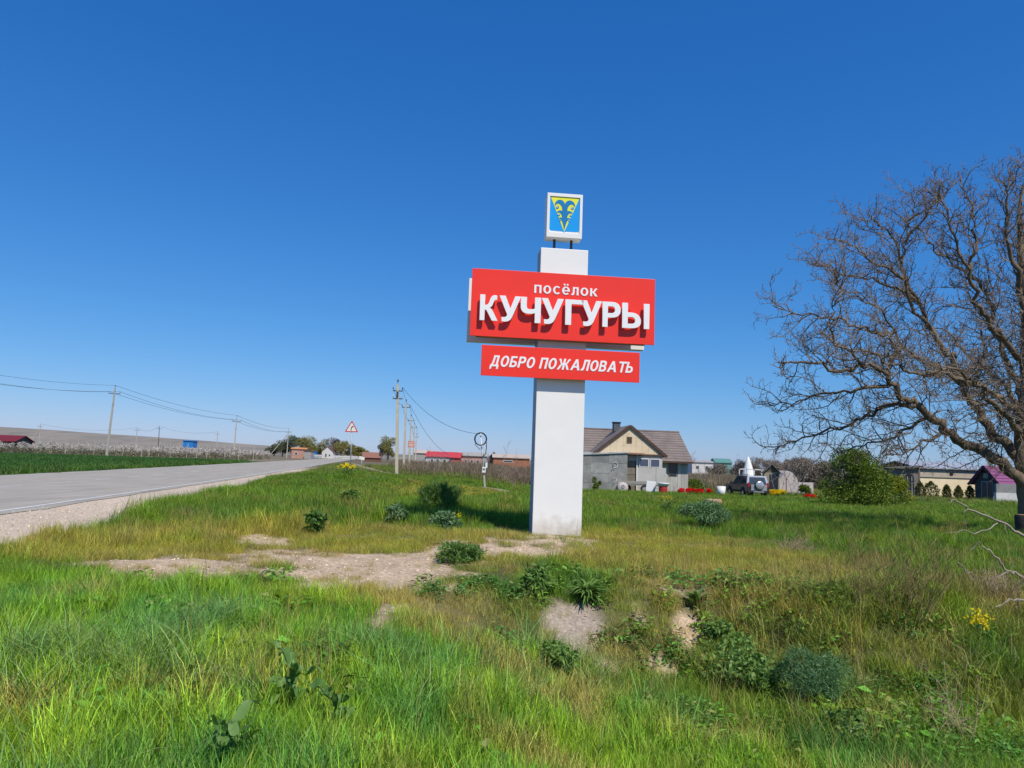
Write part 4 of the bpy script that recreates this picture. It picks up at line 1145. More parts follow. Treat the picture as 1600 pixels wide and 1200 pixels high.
# windows of the wing
wy = -1.86
for a, b_ in ((988.5, 1003.5), (1005.5, 1020.5)):
    x0, x1 = hx(a), hx(b_)
    mb = MB(); mb.box(((x0 + x1) / 2, wy - .03, 2.42), (x1 - x0, .08, .70)); W = mb.build('window', FRAMEW, HO)
    mb = MB(); mb.box(((x0 + x1) / 2, wy - .075, 2.42), (x1 - x0 - .12, .02, .56)); mb.build('pane', mat('grey_blue_glass', (.085, .10, .155), .2, .15, 1.2, spec=.5), W)
for a, b_ in ((986, 1014.3), (1014.8, 1030)):
    x0, x1 = hx(a), hx(b_)
    mb = MB(); mb.box(((x0 + x1) / 2, wy - .03, 1.22), (x1 - x0, .05, 1.66)); mb.build('wall_panel', mat('smooth_grey_panel', (.46, .44, .41), .8, .06, 1.2, dirt=((.34, .31, .28), .8, .5), objvar=.05), HO)
mb = MB(); mb.box((hx(1008), wy - .02, .20), (2.35, .04, .36)); mb.build('plinth', mat('pale_wall', (.5, .48, .44)), HO)
# recessed entrance
mb = MB(); mb.box((hx(975.5), wy - .02, 2.86), (1.0, .06, .62)); mb.build('door_lintel', LIGHTW, HO)
mb = MB(); mb.box((hx(975.5), wy + .02, 1.30), (.98, .06, 2.50)); DR = mb.build('door', mat('brown_grey_door', (.21, .18, .14), .85, .2, 1.5), HO)
for z in (.75, 1.45, 2.1):
    mb = MB(); mb.box((hx(975.5), wy - .02, z), (.94, .03, .05)); mb.build('door_rail', WOODB, DR)
for px in (966.4, 984.8):
    mb = MB(); mb.box((hx(px), wy - .10, 1.5), (.10, .12, 3.0)); mb.build('door_post', FRAMEW, HO)
# lean-to of zinc sheets left of the entrance
sx0, sx1 = hx(884), hx(965); sy = -3.0
mb = MB(); mb.box(((sx0 + sx1) / 2, sy + 1.1, 1.3), (sx1 - sx0 - .04, 2.0, 2.9)); LT = mb.build('shed', DARK, HO)
ncol, nrow = 3, 4
for i in range(ncol):
    for j in range(nrow):
        w = (sx1 - sx0) / ncol; zt0 = 2.86 + .30 * (i + .5) / ncol
        h = zt0 / nrow
        mb = MB(); mb.box((sx0 + w * (i + .5), sy + .055 - .018 * ((i + j) % 2), h * (j + .5)), (w + .05, .018, h + .06), Matrix.Rotation(R(rnd.uniform(-.8, .8)), 3, 'Y'))
        mb.build('metal_sheet', ZINC, LT)
mb = MB(); mb.box(((sx0 + sx1) / 2, sy + .9, 3.06), (sx1 - sx0 + .16, 1.95, .06), Matrix.Rotation(R(4), 3, 'X') @ Matrix.Rotation(R(-4.2), 3, 'Y')); mb.build('shed_roof', mat('pale_sheet', (.38, .38, .36), .6, .1), LT)
mb = MB()
o = Vector((hx(944), sy + .008, 1.9))
mb.tube([o, o + Vector((0, 0, .46)), o + Vector((.22, 0, .46)), o + Vector((.36, 0, .36)), o + Vector((.36, 0, .12)), o + Vector((.2, 0, .03)), o], .025, 5); mb.build('white_loop', FRAMEW, LT)
mb = MB(); mb.tube([o + Vector((-.12, 0, -.28)), o + Vector((-.12, 0, -.08)), o + Vector((.06, 0, -.06)), o + Vector((.1, 0, -.16))], .022, 5); mb.build('white_mark', FRAMEW, LT)
mb = MB(); mb.tube([o + Vector((-.05, 0, -.95)), o + Vector((.12, 0, -.75)), o + Vector((.3, 0, -.82)), o + Vector((.28, 0, -1.0)), o + Vector((-.05, 0, -1.35))], .022, 5); mb.build('white_scrawl', FRAMEW, LT)

def ground_at(px, d): return D(px, d, 768)
# bits standing in front of the house
t = thing('water_drum', 'pale round water drum lying beside the house entrance', 'drum', ground_at(972, 58.6))
mb = MB(); mb.lathe([(0, -.45), (.36, -.45), (.42, -.38), (.42, .38), (.36, .45), (0, .45)], 18, (0, 0, .42), 'Y'); mb.build('body', mat('pale_plastic', (.52, .46, .44), .6, .1, 4), t)
mb = MB(); mb.lathe([(.10, -.49), (.12, -.49), (.12, -.45)], 12, (0, 0, .5), 'Y'); mb.build('cap', IRON, t)
t = thing('old_trailer', 'low grey trailer with one wheel showing under the house windows', 'trailer', ground_at(1000, 58.9))
mb = MB(); mb.box((-.25, 0, .72), (2.6, 1.2, .16)); mb.build('bed', mat('trailer_grey', (.30, .28, .25), .8, .15), t)
mb = MB(); mb.box((-.25, -.6, .86), (2.6, .05, .22)); mb.build('side_board', mat('trailer_grey', (.30, .28, .25)), t)
TYRE = mat('tyre_rubber', (.03, .03, .032), .85, .15)
def wheel(par, c, r, w, rim, axis='Y', parts=True):
    mb = MB(); mb.lathe([(r * .62, -w / 2), (r * .93, -w / 2), (r, -w / 3), (r, w / 3), (r * .93, w / 2), (r * .62, w / 2)], 22, c, axis); a = mb.build('tyre', TYRE, par)
    mb = MB(); mb.lathe([(0, -w * .36), (r * .2, -w * .44), (r * .3, -w * .36), (r * .55, -w * .36), (r * .66, -w * .48), (r * .66, w * .48), (0, w * .4)], 16, c, axis); mb.build('rim', rim, a)
    return a
wheel(t, (.28, -.62, .36), .36, .18, mat('grey_rim', (.33, .32, .31), .6, .1))
wheel(t, (-1.0, .45, .36), .36, .18, mat('grey_rim', (.33, .32, .31)))
mb = MB(); mb.bar((1.0, 0, .72), (1.9, 0, .55), .08); mb.build('drawbar', IRON, t)
t = tag(MB().box((0, 0, .5), (.72, .12, .98), Matrix.Rotation(R(5), 3, 'Y')).build('enamel_sheet', mat('white_enamel', (.78, .78, .77), .4, .03), None, ground_at(1016.5, 57.5), bevel=.02), 'upright white enamel panel leaning beside the trailer wheel', 'sheet')
t = thing('red_barrel', 'low red barrel with a white basin on top in front of the house', 'barrel', ground_at(1036, 57))
mb = MB(); mb.lathe([(0, 0), (.32, 0), (.34, .05), (.33, .62), (.32, .66), (0, .66)], 16); mb.build('body', mat('red_barrel_paint', (.42, .035, .03), .6, .2), t)
mb = MB(); mb.lathe([(0, .66), (.36, .66), (.48, .86), (.50, .92), (.46, .90), (.33, .72), (0, .71)], 18); mb.build('basin', mat('white_enamel', (.78, .78, .77)), t)
t = thing('white_bucket', 'small white bucket on the grass left of the parked car', 'bucket', ground_at(1127, 56))
mb = MB(); mb.lathe([(0, 0), (.26, 0), (.33, .80), (.31, .80), (.25, .04), (0, .04)], 14); mb.build('body', mat('white_enamel', (.78, .78, .77)), t)
mb = MB(); mb.tube([(.33 * math.cos(a * .3927 ), -.02, .80 + .2 * math.sin(a * .3927)) for a in range(9)], .012, 4); mb.build('handle', IRON, t)

# ================================================================== THE PARKED CAR
CARP = mat('dark_grey_paint', (.060, .052, .056), .28, .06, 3, metal=.5, spec=.5)
SILV = mat('silver_paint', (.50, .50, .52), .3, .04, 3, metal=.55, spec=.5)
CARG = mat('car_glass', (.05, .06, .07), .06, .1, 2, spec=.8)
BLKP = mat('black_plastic', (.022, .022, .024), .6, .1)
CAR = thing('parked_car', 'dark grey off-road car with silver back and spare wheel parked beyond the lawn', 'car', D(1167, 57, 775), R(6))
prof = [(-1.90, .42), (-1.98, .50), (-1.98, .98), (-1.90, 1.06), (.86, 1.05), (1.80, .97), (1.98, .86), (2.02, .55), (1.95, .40)]
mb = MB(); mb.extrude([(a, b) for a, b in prof], -.86, .86, 'YZ'); body = mb.build('body', CARP, CAR, bevel=.05)
# cabin
def frustum(m, b0, b1, z0, t0, t1, z1, hw0, hw1):
    v = [(-hw0, b0, z0), (hw0, b0, z0), (hw0, b1, z0), (-hw0, b1, z0), (-hw1, t0, z1), (hw1, t0, z1), (hw1, t1, z1), (-hw1, t1, z1)]
    return m.add(v, [(0, 3, 2, 1), (4, 5, 6, 7), (0, 1, 5, 4), (1, 2, 6, 5), (2, 3, 7, 6), (3, 0, 4, 7)])
mb = MB(); frustum(mb, -1.90, .80, 1.04, -1.72, .12, 1.66, .83, .70); mb.build('cabin', CARP, CAR, bevel=.04)
def face_quad(p, off):
    p = [Vector(q) for q in p]; n = (p[1] - p[0]).cross(p[2] - p[0]).normalized()
    v = [q + n * off for q in p] + [q - n * .004 for q in p]
    k = len(p)
    return v, [list(range(k)), list(reversed(range(k, 2 * k)))] + [(i, i + k, (i + 1) % k + k, (i + 1) % k) for i in range(k)]
def lerp3(a, b, t): return tuple(a[i] + (b[i] - a[i]) * t for i in range(3))
def on_face(c00, c10, c11, c01, u, v): return lerp3(lerp3(c00, c10, u), lerp3(c01, c11, u), v)
for s in (-1, 1):
    c = [(.83 * s, -1.90, 1.04), (.83 * s, .80, 1.04), (.70 * s, .12, 1.66), (.70 * s, -1.72, 1.66)]
    for u0, u1, w0, w1 in ((.06, .30, .06, .30), (.34, .62, .335, .655), (.65, .93, .685, .97)):
        q = [on_face(*c, u0, .10), on_face(*c, u1, .10), on_face(*c, w1, .86), on_face(*c, w0, .86)]
        if s < 0: q = q[::-1]
        vv, ff = face_quad(q, .012); mb = MB().add(vv, ff); mb.build('side_window', CARG, CAR)
    # silver rear pillar
    q = [on_face(*c, -.01, .0), on_face(*c, .05, .0), on_face(*c, .05, 1.0), on_face(*c, -.01, 1.0)]
    if s < 0: q = q[::-1]
    vv, ff = face_quad(q, .018); MB().add(vv, ff).build('rear_pillar', SILV, CAR)
    mb = MB(); mb.tube([(.62 * s, -1.6, 1.70), (.62 * s, -1.55, 1.75), (.62 * s, -.05, 1.75), (.62 * s, .05, 1.69)], .025, 6); mb.build('roof_rail', BLKP, CAR)
    for y in (-1.22, 1.23):
        mb = MB(); mb.lathe([(0, 0), (.42, 0), (.42, .012), (0, .012)], 22, (.858 * s - (.0 if s > 0 else .012), y, .42), 'X'); mb.build('wheel_arch', BLKP, CAR)
        w = MB(); wheel(CAR, (.80 * s, y, .345), .345, .2, SILV, 'X').name = 'wheel'
    mb = MB(); mb.box((.868 * s, 0, .52), (.03, 2.6 - .9, .14)); mb.build('side_moulding', BLKP, CAR)
    mb = MB(); mb.box((.98 * s, .62, 1.10), (.20, .08, .15)); mb.build('mirror', BLKP, CAR, bevel=.02)
    mb = MB(); mb.box((.74 * s, -1.985, 1.0), (.16, .04, .34)); mb.build('tail_light', mat('tail_red', (.32, .02, .02), .3, .1), CAR, bevel=.01)
    for y in (-.32, .62):
        mb = MB(); mb.box((.868 * s, y, .88), (.02, .16, .035)); mb.build('door_handle', BLKP, CAR)
        mb = MB(); mb.box((.8605 * s, y + .2, .80), (.006, .012, .48)); mb.build('door_gap', BLKP, CAR)
# rear: silver door, glass, spare wheel cover
c = [(-.83, -1.90, 1.04), (.83, -1.90, 1.04), (.70, -1.72, 1.66), (-.70, -1.72, 1.66)]
for u0, u1, v0, v1, m, nm, of in ((.0, 1, .84, 1.0, SILV, 'rear_header', .012), (.0, .09, .0, .84, SILV, 'rear_frame', .012), (.91, 1, .0, .84, SILV, 'rear_frame', .012), (.09, .91, .04, .84, CARG, 'rear_window', .008)):
    q = [on_face(*c, u0, v0), on_face(*c, u1, v0), on_face(*c, u1, v1), on_face(*c, u0, v1)]
    vv, ff = face_quad(q, of); MB().add(vv, ff).build(nm, m, CAR)
mb = MB(); mb.box((.06, -1.99, .78), (1.22, .03, .50)); mb.build('tail_door', SILV, CAR, bevel=.01)
mb = MB(); mb.lathe([(0, -.13), (.22, -.125), (.31, -.10), (.335, -.04), (.335, .06), (0, .06)], 24, (.05, -2.09, .98), 'Y'); SPW = mb.build('spare_wheel', SILV, CAR)
mb = MB(); mb.lathe([(.31, -.05), (.345, -.05), (.345, .075), (.31, .075)], 24, (.05, -2.09, .98), 'Y'); mb.build('tyre', TYRE, SPW)
mb = MB(); mb.box((0, -2.02, .50), (1.66, .16, .20)); mb.build('rear_bumper', BLKP, CAR, bevel=.04)
mb = MB(); mb.box((.0, -2.105, .50), (.8, .02, .08)); mb.build('bumper_trim', SILV, CAR)
mb = MB(); mb.box((0, 2.0, .52), (1.66, .16, .22)); mb.build('front_bumper', BLKP, CAR, bevel=.04)
q = [(-.74, .785, 1.09), (.74, .785, 1.09), (.64, .175, 1.62), (-.64, .175, 1.62)]
vv, ff = face_quad(q[::-1], .02); MB().add(vv, ff).build('windscreen', CARG, CAR)

# ================================================================== OUTBUILDINGS ON THE RIGHT
def windowed(par, x, z, w, h, y, fm=FRAMEW, gm=GLASS, bars=0):
    mb = MB(); mb.box((x, y, z), (w, .08, h)); W = mb.build('window', fm, par)
    mb = MB(); mb.box((x, y - .045, z), (w - .12, .02, h - .12)); mb.build('pane', gm, W)
    for k in range(bars):
        mb = MB(); mb.box((x - w / 2 + w * (k + 1) / (bars + 1), y - .06, z), (.05, .02, h - .1)); mb.build('glazing_bar', fm, W)
    return W

# long cream outbuilding
YD = 70.0; Ky = YD / 1155
YB = D(1486, YD, 786)
def yx(px): return (px - 1486) * Ky
CR2 = mat('cream_plaster', (.84, .70, .46), .9, .06, 1.1, dirt=((.55, .42, .27), .7, .5))
YH = thing('cream_outbuilding', 'long low cream outbuilding with flat white metal roof behind the row of small conifers', 'outbuilding', YB, R(3))
mb = MB(); mb.box((0, 3, 1.0), (yx(1535) - yx(1437), 6, 2.1)); mb.build('wall', CR2, YH)
mb = MB(); mb.box((0, 2.96, 2.42), (yx(1535) - yx(1437) + .06, 6.1, .74)); mb.build('upper_band', mat('grey_band', (.46, .39, .30), .9, .12, 1.3), YH)
mb = MB(); mb.box((0, -.17, 2.84), (6.5, .24, .10)); mb.build('soffit', FASCIA, YH)
mb = MB(); gable_roof(mb, -3.4, 3.5, -.30, 7, 2.92, 3.55, .08); mb.build('roof', mat('white_metal_roof', (.42, .43, .45), .45, .05, 2, metal=.2), YH)
mb = MB(); mb.box((.05, -.12, 2.46), (.30, .06, .30)); mb.build('vent', DARK, YH)

# dark wooden shed with arched opening at its left end
DH = thing('dark_shed', 'narrow dark grey shed with an arched glazed door left of the cream outbuilding', 'shed', D(1422, 67, 785), R(2))
mb = MB(); mb.box((0, 1.4, 1.35), (1.7, 2.6, 2.8)); mb.build('wall', mat('dark_grey_wood', (.17, .16, .145), .9, .2, 2), DH)
arch = [(-.42, 0), (.42, 0), (.42, 1.9)] + [(.42 * math.cos(a * math.pi / 8), 1.9 + .42 * math.sin(a * math.pi / 8)) for a in range(1, 8)] + [(-.42, 1.9)]
mb = MB(); mb.extrude(arch, .02, .09); AD = mb.build('arched_door', DARK, DH)
for x in (-.2, .2):
    mb = MB(); mb.box((x, .0, 1.1), (.05, .04, 1.9)); mb.build('glazing_bar', mat('grey_bar', (.35, .38, .42), .6, .1), AD)
mb = MB(); mb.box((0, 1.3, 2.86), (2.1, 3.1, .10), Matrix.Rotation(R(-6), 3, 'Y')); mb.build('roof', mat('old_felt', (.14, .125, .11), .95, .2), DH)
mb = MB(); mb.box((1.02, .3, 1.5), (.16, .2, 3.0)); mb.build('corner_post', WOODB, DH)

# little cottage with purple roof
PB = D(1541, 66, 787); Kp = 66 / 1155
PH = thing('purple_roof_cottage', 'small dark cottage with a purple tiled roof seen under the bare tree', 'cottage', PB, R(-58))
mb = MB(); mb.box((0, 2.1, .85), (1.9, 4.0, 1.9)); mb.build('wall', mat('dark_plank', (.085, .085, .09), .9, .25, 2, streak=(4, 4, .6)), PH)
mb = MB(); mb.extrude([(-.95, 1.75), (.95, 1.75), (0, 3.1)], .10, 4.1); mb.build('gable', mat('dark_plank', (.085, .085, .09)), PH)
mb = MB(); gable_roof_y(mb, -1.3, 1.3, -.35, 4.5, 1.62, 3.28, .09); pr = mb.build('roof', mat('purple_tile', (.24, .075, .17), .55, .15, 3, spec=.4), PH)
pm = MB(); pm.box((0, 0, 0), (.05, 4.84, .05)); pmm = pm.mesh('roof_rib', mat('purple_tile', (.27, .075, .20)))
for k in range(1, 6):
    for s in (-1, 1): link('roof_rib', pmm, pr, (s * 1.3 * k / 6, 2.07, 3.28 - 1.66 * k / 6 + .03))
for s in (-1, 1):
    mb = MB(); mb.bar((s * 1.32, -.37, 1.52), (0, -.37, 3.20), .05, .2); mb.build('barge_board', mat('dark_purple_board', (.05, .03, .05), .8), pr)
mb = MB(); mb.box((.1, .07, .95), (1.0, .08, 1.85)); W = mb.build('door', mat('grey_frame', (.36, .37, .39), .7, .1), PH)
for dx in (-.24, .24):
    mb = MB(); mb.box((.1 + dx, .02, .95), (.40, .03, 1.7)); mb.build('pane', GLASS, W)
mb = MB(); mb.box((0, .07, 2.35), (.4, .05, .4)); mb.build('gable_vent', mat('grey_frame', (.36, .37, .39)), PH)
WLB = D(1582, 63.6, 787)
WL = thing('garden_wall', 'low wall beside the purple roofed cottage, grey above and whitewashed below', 'wall', WLB)
mb = MB(); mb.box((.5, 0, .45), (3.9, .3, 1.0)); mb.build('lower_wall', mat('whitewash', (.60, .58, .55), .9, .1, 1.5, dirt=((.38, .35, .32), 1, .6)), WL)
mb = MB(); mb.box((.5, .02, 1.32), (3.8, .26, .76)); mb.build('upper_wall', mat('grey_block', (.24, .235, .23), .95, .15, 2), WL)

# row behind the car: white garden frame, outhouse, pinkish shed
FR = thing('garden_frame', 'white wooden garden frame with open square bays behind the parked car', 'garden frame', D(1178, 66, 770))
fw = mat('white_frame', (.66, .65, .62))
for k in range(5):
    mb = MB(); mb.box((-1.3 + .66 * k, 0, 1.1), (.08, .08, 2.3)); mb.build('post', fw, FR)
for z in (1.55, 2.2):
    mb = MB(); mb.box((0.02, -.01, z), (2.72, .06, .09)); mb.build('rail', fw, FR)
CN = thing('white_cone', 'white cone shaped cover rising above the roof of the parked car', 'cover', D(1169, 72, 770))
mb = MB(); mb.lathe([(.70, 1.3), (.52, 1.95), (.34, 2.6), (.15, 3.2), (.03, 3.4), (0, 3.42)], 18); mb.build('cover', mat('white_cloth', (.78, .78, .76), .8, .04, 3), CN)
mb = MB(); mb.tube([(0, 0, -.2), (0, 0, 1.6)], .06, 6); mb.build('pole', WOODB, CN)
OUT = thing('outhouse', 'narrow wooden outhouse with a black door and dark pointed roof right of the car', 'outhouse', D(1206, 64, 768), R(-14))
mb = MB(); mb.box((0, .6, 1.0), (1.25, 1.2, 2.1)); mb.build('wall', mat('yellow_grey_wood', (.34, .30, .21), .9, .2, 3, streak=(4, 4, .5)), OUT)
mb = MB(); gable_roof_y(mb, -.75, .75, -.25, 1.4, 2.0, 2.75, .07); mb.build('roof', mat('old_felt', (.14, .125, .11)), OUT)
mb = MB(); mb.extrude([(-.6, 2.05), (.6, 2.05), (0, 2.62)], -.02, .06); mb.build('gable', WOODB, OUT)
mb = MB(); mb.box((.18, -.03, .95), (.68, .06, 1.85)); dd = mb.build('door', mat('blue_black_door', (.02, .028, .04), .7, .2), OUT)
mb = MB(); mb.box((.42, -.07, 1.0), (.04, .04, .14)); mb.build('handle', IRON, dd)
PSH = thing('pink_shed', 'small whitewashed pinkish shed with a pointed front and a low wall on its right', 'shed', D(1232, 66, 768), R(4))
PKW = mat('pink_whitewash', (.50, .43, .41), .9, .1, 1.5, dirt=((.32, .27, .25), 1.2, .6))
mb = MB(); mb.extrude([(-.85, 0), (.85, 0), (.85, 1.5), (.35, 2.05), (0, 2.2), (-.4, 2.0), (-.85, 1.4)], 0, 2.2); mb.build('wall', PKW, PSH)
mb = MB(); mb.box((1.65, .5, .6), (1.6, .3, 1.25)); mb.build('low_wall', PKW, PSH)
mb = MB(); mb.box((-.2, -.02, .9), (.06, .04, 1.3)); mb.build('crack_board', WOODB, PSH)

# ================================================================== FAR BUILDINGS
def house(label, px, d, w, h, hr, dep, wallm, roofm, wins=(), axis='x', rz=0, name='far_house', cat='house', py=718, group=None):
    b = D(px, d, py)
    t = thing(name, label, cat, b, R(rz), group)
    mb = MB(); mb.box((0, dep / 2, h / 2 - .3), (w, dep, h + .6)); mb.build('wall', wallm, t)
    o = .3
    mb = MB()
    if axis == 'x':
        gable_roof(mb, -w / 2 - o, w / 2 + o, -o, dep + o, h, h + hr, .12); mb.build('roof', roofm, t)
        if hr > .4:
            mb = MB(); mb.extrude([(.04, h), (dep - .04, h), (dep / 2, h + hr - .14)], -w / 2 + .02, w / 2 - .02, 'YZ'); mb.build('gable', wallm, t)
    elif axis == 'y':
        gable_roof_y(mb, -w / 2 - o, w / 2 + o, -o, dep + o, h, h + hr, .12); mb.build('roof', roofm, t)
        mb = MB(); mb.extrude([(-w / 2 + .04, h), (w / 2 - .04, h), (0, h + hr - .14)], .02, dep - .02); mb.build('gable', wallm, t)
    else:
        mb.box((0, dep / 2, h + .1), (w + .4, dep + .4, .2)); mb.build('roof', roofm, t)
    for x, z, ww, hh in wins:
        mb = MB(); mb.box((x, -.02, z), (ww, .08, hh)); W = mb.build('window', FRAMEW, t)
        mb = MB(); mb.box((x, -.07, z), (ww - .2, .02, hh - .2)); mb.build('pane', GLASS, W)
    return t
REDR = mat('red_metal_roof', (.50, .055, .06), .5, .08, 3); ORR = mat('orange_metal_roof', (.55, .24, .08), .6, .08, 3); BRR = mat('brown_roof', (.15, .085, .07), .8, .15)
WHW = mat('far_white_wall', (.62, .60, .57), .9, .06, 1); PKB = mat('far_pink_brick', (.46, .26, .20), .9, .12, 1.5); ORB = mat('far_orange_brick', (.36, .15, .08), .9, .15, 1.5)
GRB = mat('far_grey_block', (.34, .32, .30), .9, .12, 1.5); DKR = mat('dark_red_roof', (.16, .018, .026), .6, .15); BLU = mat('blue_metal', (.025, .20, .52), .5, .05)
house('pink brick shed with flat orange roof at the far end of the road', 466, 250, 4.7, 3.2, .5, 5, PKB, ORR, ((-.8, 1.6, .9, .9),), rz=6)
house('grey block shed attached right of the pink brick shed', 480, 247, 2.4, 2.5, .2, 4, GRB, BRR, axis='f', name='far_shed', cat='shed')
house('small white gabled house at the far bend of the road', 511, 330, 4.9, 3.0, 2.4, 7, WHW, BRR, ((-.6, 1.3, .8, 1.6), (1.0, 1.4, .8, .9)), axis='y')
house('blue metal kiosk left of the white gabled house', 488, 300, 2.4, 2.6, .3, 3, BLU, BLU, axis='f', name='kiosk', cat='kiosk')
house('bright blue cabin standing behind the orchard on the left', 293, 205, 2.7, 4.0, .1, 3, BLU, BLU, axis='f', name='cabin', cat='cabin', py=700)
house('long shed with dark red roof at the left edge beyond the wheat', 2, 135, 4.6, 2.1, 1.1, 5, mat('dark_wall', (.10, .09, .085), .9, .2), DKR, name='long_shed', cat='shed', py=703)
house('low white house with bright red roof beyond the garden', 688, 176, 7.0, 2.1, 1.2, 6, WHW, REDR, ((-2.0, 1.1, .7, .9), (-.6, 1.1, .7, .9), (1.0, 1.1, .7, .9)), rz=-4, py=725)
house('red brick annex at the right end of the red roofed house', 711, 171, 2.1, 2.0, 1.2, 5, mat('far_red_brick', (.38, .10, .08), .9, .12), REDR, name='annex', cat='annex', py=725)
house('pinkish house with many small windows right of the red roofed house', 737, 185, 4.9, 2.6, .9, 6, PKB, GRB, ((-1.5, 1.2, .7, .8), (0, 1.2, .7, .8), (1.5, 1.2, .7, .8)), py=725)
house('long orange brick building to the left of the sign pillar', 799, 165, 8.0, 2.6, .8, 6, ORB, mat('pale_roof', (.46, .38, .32), .8, .1), ((-.8, 1.75, 2.2, .5),), py=725, rz=3)
house('dark brown hut with pointed roof behind the service post', 771, 168, 2.6, 1.9, 1.7, 4, BRR, BRR, axis='y', name='hut', cat='hut', py=725)
house('small grey house far behind between the red roof and the service post', 748, 230, 5.0, 2.8, 1.1, 5, GRB, GRB, ((0, 1.4, .9, .9),), py=722)
house('long brown roofed barn beside the end of the road', 581, 222, 5.2, 1.2, 1.6, 6, mat('barn_wall', (.16, .075, .055), .9, .2), mat('barn_roof', (.26, .12, .09), .8, .15), name='barn', cat='barn', rz=12)
house('pale house partly hidden behind the pole row', 660, 240, 6, 3.2, 1.0, 5, GRB, mat('pale_roof', (.46, .38, .32)), ((1, 1.6, .9, .9),), py=722)
house('long whitish building on the horizon right of the grey house', 1098, 210, 6, 3.3, .5, 6, WHW, GRB, ((-1.5, 1.8, 1, 1), (1.2, 1.8, 1, 1)), py=730)
house('green roofed building on the horizon left of the parked car', 1131, 215, 4.6, 3.4, 1.2, 6, mat('green_wall', (.16, .30, .27), .8, .1), mat('green_roof', (.10, .24, .21), .7, .1), py=730)
# white fence pieces near the far bend
for px, d, w, lb in ((533, 300, 7, 'low white fence section right of the white gabled house'), (548, 290, 6, 'low white fence section nearest the warning sign post'), (494, 290, 5.5, 'low white fence section left of the white gabled house')):
    t = thing('far_fence', lb, 'fence', D(px, d, 716))
    for k in range(5):
        mb = MB(); mb.box((-w / 2 + w * k / 4, 0, .6), (.14, .14, 1.5)); mb.build('post', WHW, t)
    for z in (.5, 1.0, 1.25):
        mb = MB(); mb.box((0, -.09, z), (w, .05, .28)); mb.build('rail', WHW, t)
# ================================================================== PLANTS: builders
BARK = mat('walnut_bark', (.115, .085, .062), .95, .25, 5, col2=(.215, .165, .115), bump=.7, bscale=26, streak=(1, 1, .5), dirt=((.27, .20, .085), 2.0, .5))
TWIG = mat('walnut_twig', (.12, .093, .070), .9, .2, 3, col2=(.28, .22, .16))
DEADW = mat('bleached_wood', (.24, .195, .15), .9, .15, 4, col2=(.38, .33, .26), bump=.3, dirt=((.16, .12, .09), 3, .6))
DRYB = mat('dry_brown_stem', (.14, .105, .04), .95, .25, 3, col2=(.27, .215, .09))
BUD = leaf_mat('bud', (.17, .075, .065), (.27, .15, .10), .2)

def tubes_np(name, lines, n=3, m=None, smooth=True):
    """many polylines with radii in one mesh: lines = [(pts (k,3), rad (k,))]"""
    VV = []; FF = []; base = 0
    ang = np.arange(n) * 2 * np.pi / n; ca, sa = np.cos(ang), np.sin(ang)
    for P, r in lines:
        P = np.asarray(P, float); k = len(P)
        T = np.gradient(P, axis=0) if k > 2 else np.repeat((P[1] - P[0])[None], 2, 0)
        T /= np.maximum(np.linalg.norm(T, axis=1, keepdims=True), 1e-9)
        ref = np.array([.0, .0, 1.0]) if abs(T[0, 2]) < .9 else np.array([1.0, 0, 0])
        U = np.cross(T, ref); U /= np.maximum(np.linalg.norm(U, axis=1, keepdims=True), 1e-9)
        W = np.cross(T, U)
        r = np.asarray(r, float)
        ring = P[:, None, :] + (U[:, None, :] * ca[None, :, None] + W[:, None, :] * sa[None, :, None]) * r[:, None, None]
        VV.append(ring.reshape(-1, 3))
        i = (np.arange(k - 1) * n)[:, None]; j = np.arange(n)[None, :]; j2 = (np.arange(n) + 1)[None, :] % n
        FF.append(np.stack([i + j, i + j2, i + n + j2, i + n + j], -1).reshape(-1, 4) + base)
        base += k * n
    return np_mesh(name, np.vstack(VV), np.vstack(FF), m, smooth)

def leaves_np(name, P, L, W, m, droop=.2, up=.2, seed=0, axis=None):
    """many rhombic leaves, one random tilt each"""
    r = np.random.default_rng(seed); n = len(P); P = np.asarray(P, float)
    d = r.normal(size=(n, 3)); 
    if axis is not None: d = d * .8 + axis
    d[:, 2] += up; d /= np.linalg.norm(d, axis=1, keepdims=True)
    s = np.cross(d, r.normal(size=(n, 3))); s /= np.linalg.norm(s, axis=1, keepdims=True)
    l = L * r.uniform(.6, 1.3, (n, 1)); w = W * r.uniform(.6, 1.3, (n, 1))
    nn = np.cross(d, s)
    V = np.stack([P, P + d * l * .45 + s * w + nn * w * .25, P + d * l - np.array([0, 0, 1.0]) * l * droop, P + d * l * .45 - s * w + nn * w * .25], 1).reshape(-1, 3)
    F = np.arange(4 * n).reshape(n, 4)
    bc = np.repeat(r.uniform(size=n), 4).astype(np.float32)
    return np_mesh(name, V, F, m, False, {'bc': ('FLOAT', 'POINT', bc)})

def crown_points(n, lobes, r, shell=.55):
    """points in a union of lobes (centre, radii), denser to the outside"""
    k = r.integers(0, len(lobes), n)
    d = r.normal(size=(n, 3)); d /= np.linalg.norm(d, axis=1, keepdims=True)
    q = shell + (1 - shell) * r.uniform(size=(n, 1)) ** .6
    q *= r.uniform(.75, 1.12, (n, 1))
    C_ = np.array([l[0] for l in lobes])[k]; S_ = np.array([l[1] for l in lobes])[k]
    return C_ + d * q * S_

def random_lobes(w, h, z0, k, r, size=.42):
    out = []
    for _ in range(k):
        a = r.uniform(0, 6.28); q = np.sqrt(r.uniform()) * .62
        z = r.uniform(.18, .86)
        taper = np.sin(np.pi * np.clip(z * .85 + .12, 0, 1)) ** .6
        out.append(((np.cos(a) * q * w / 2 * taper, np.sin(a) * q * w / 2 * taper, z0 + z * h), tuple(np.array([w * .5, w * .5, h * .5]) * size * r.uniform(.6, 1.15))))
    return out

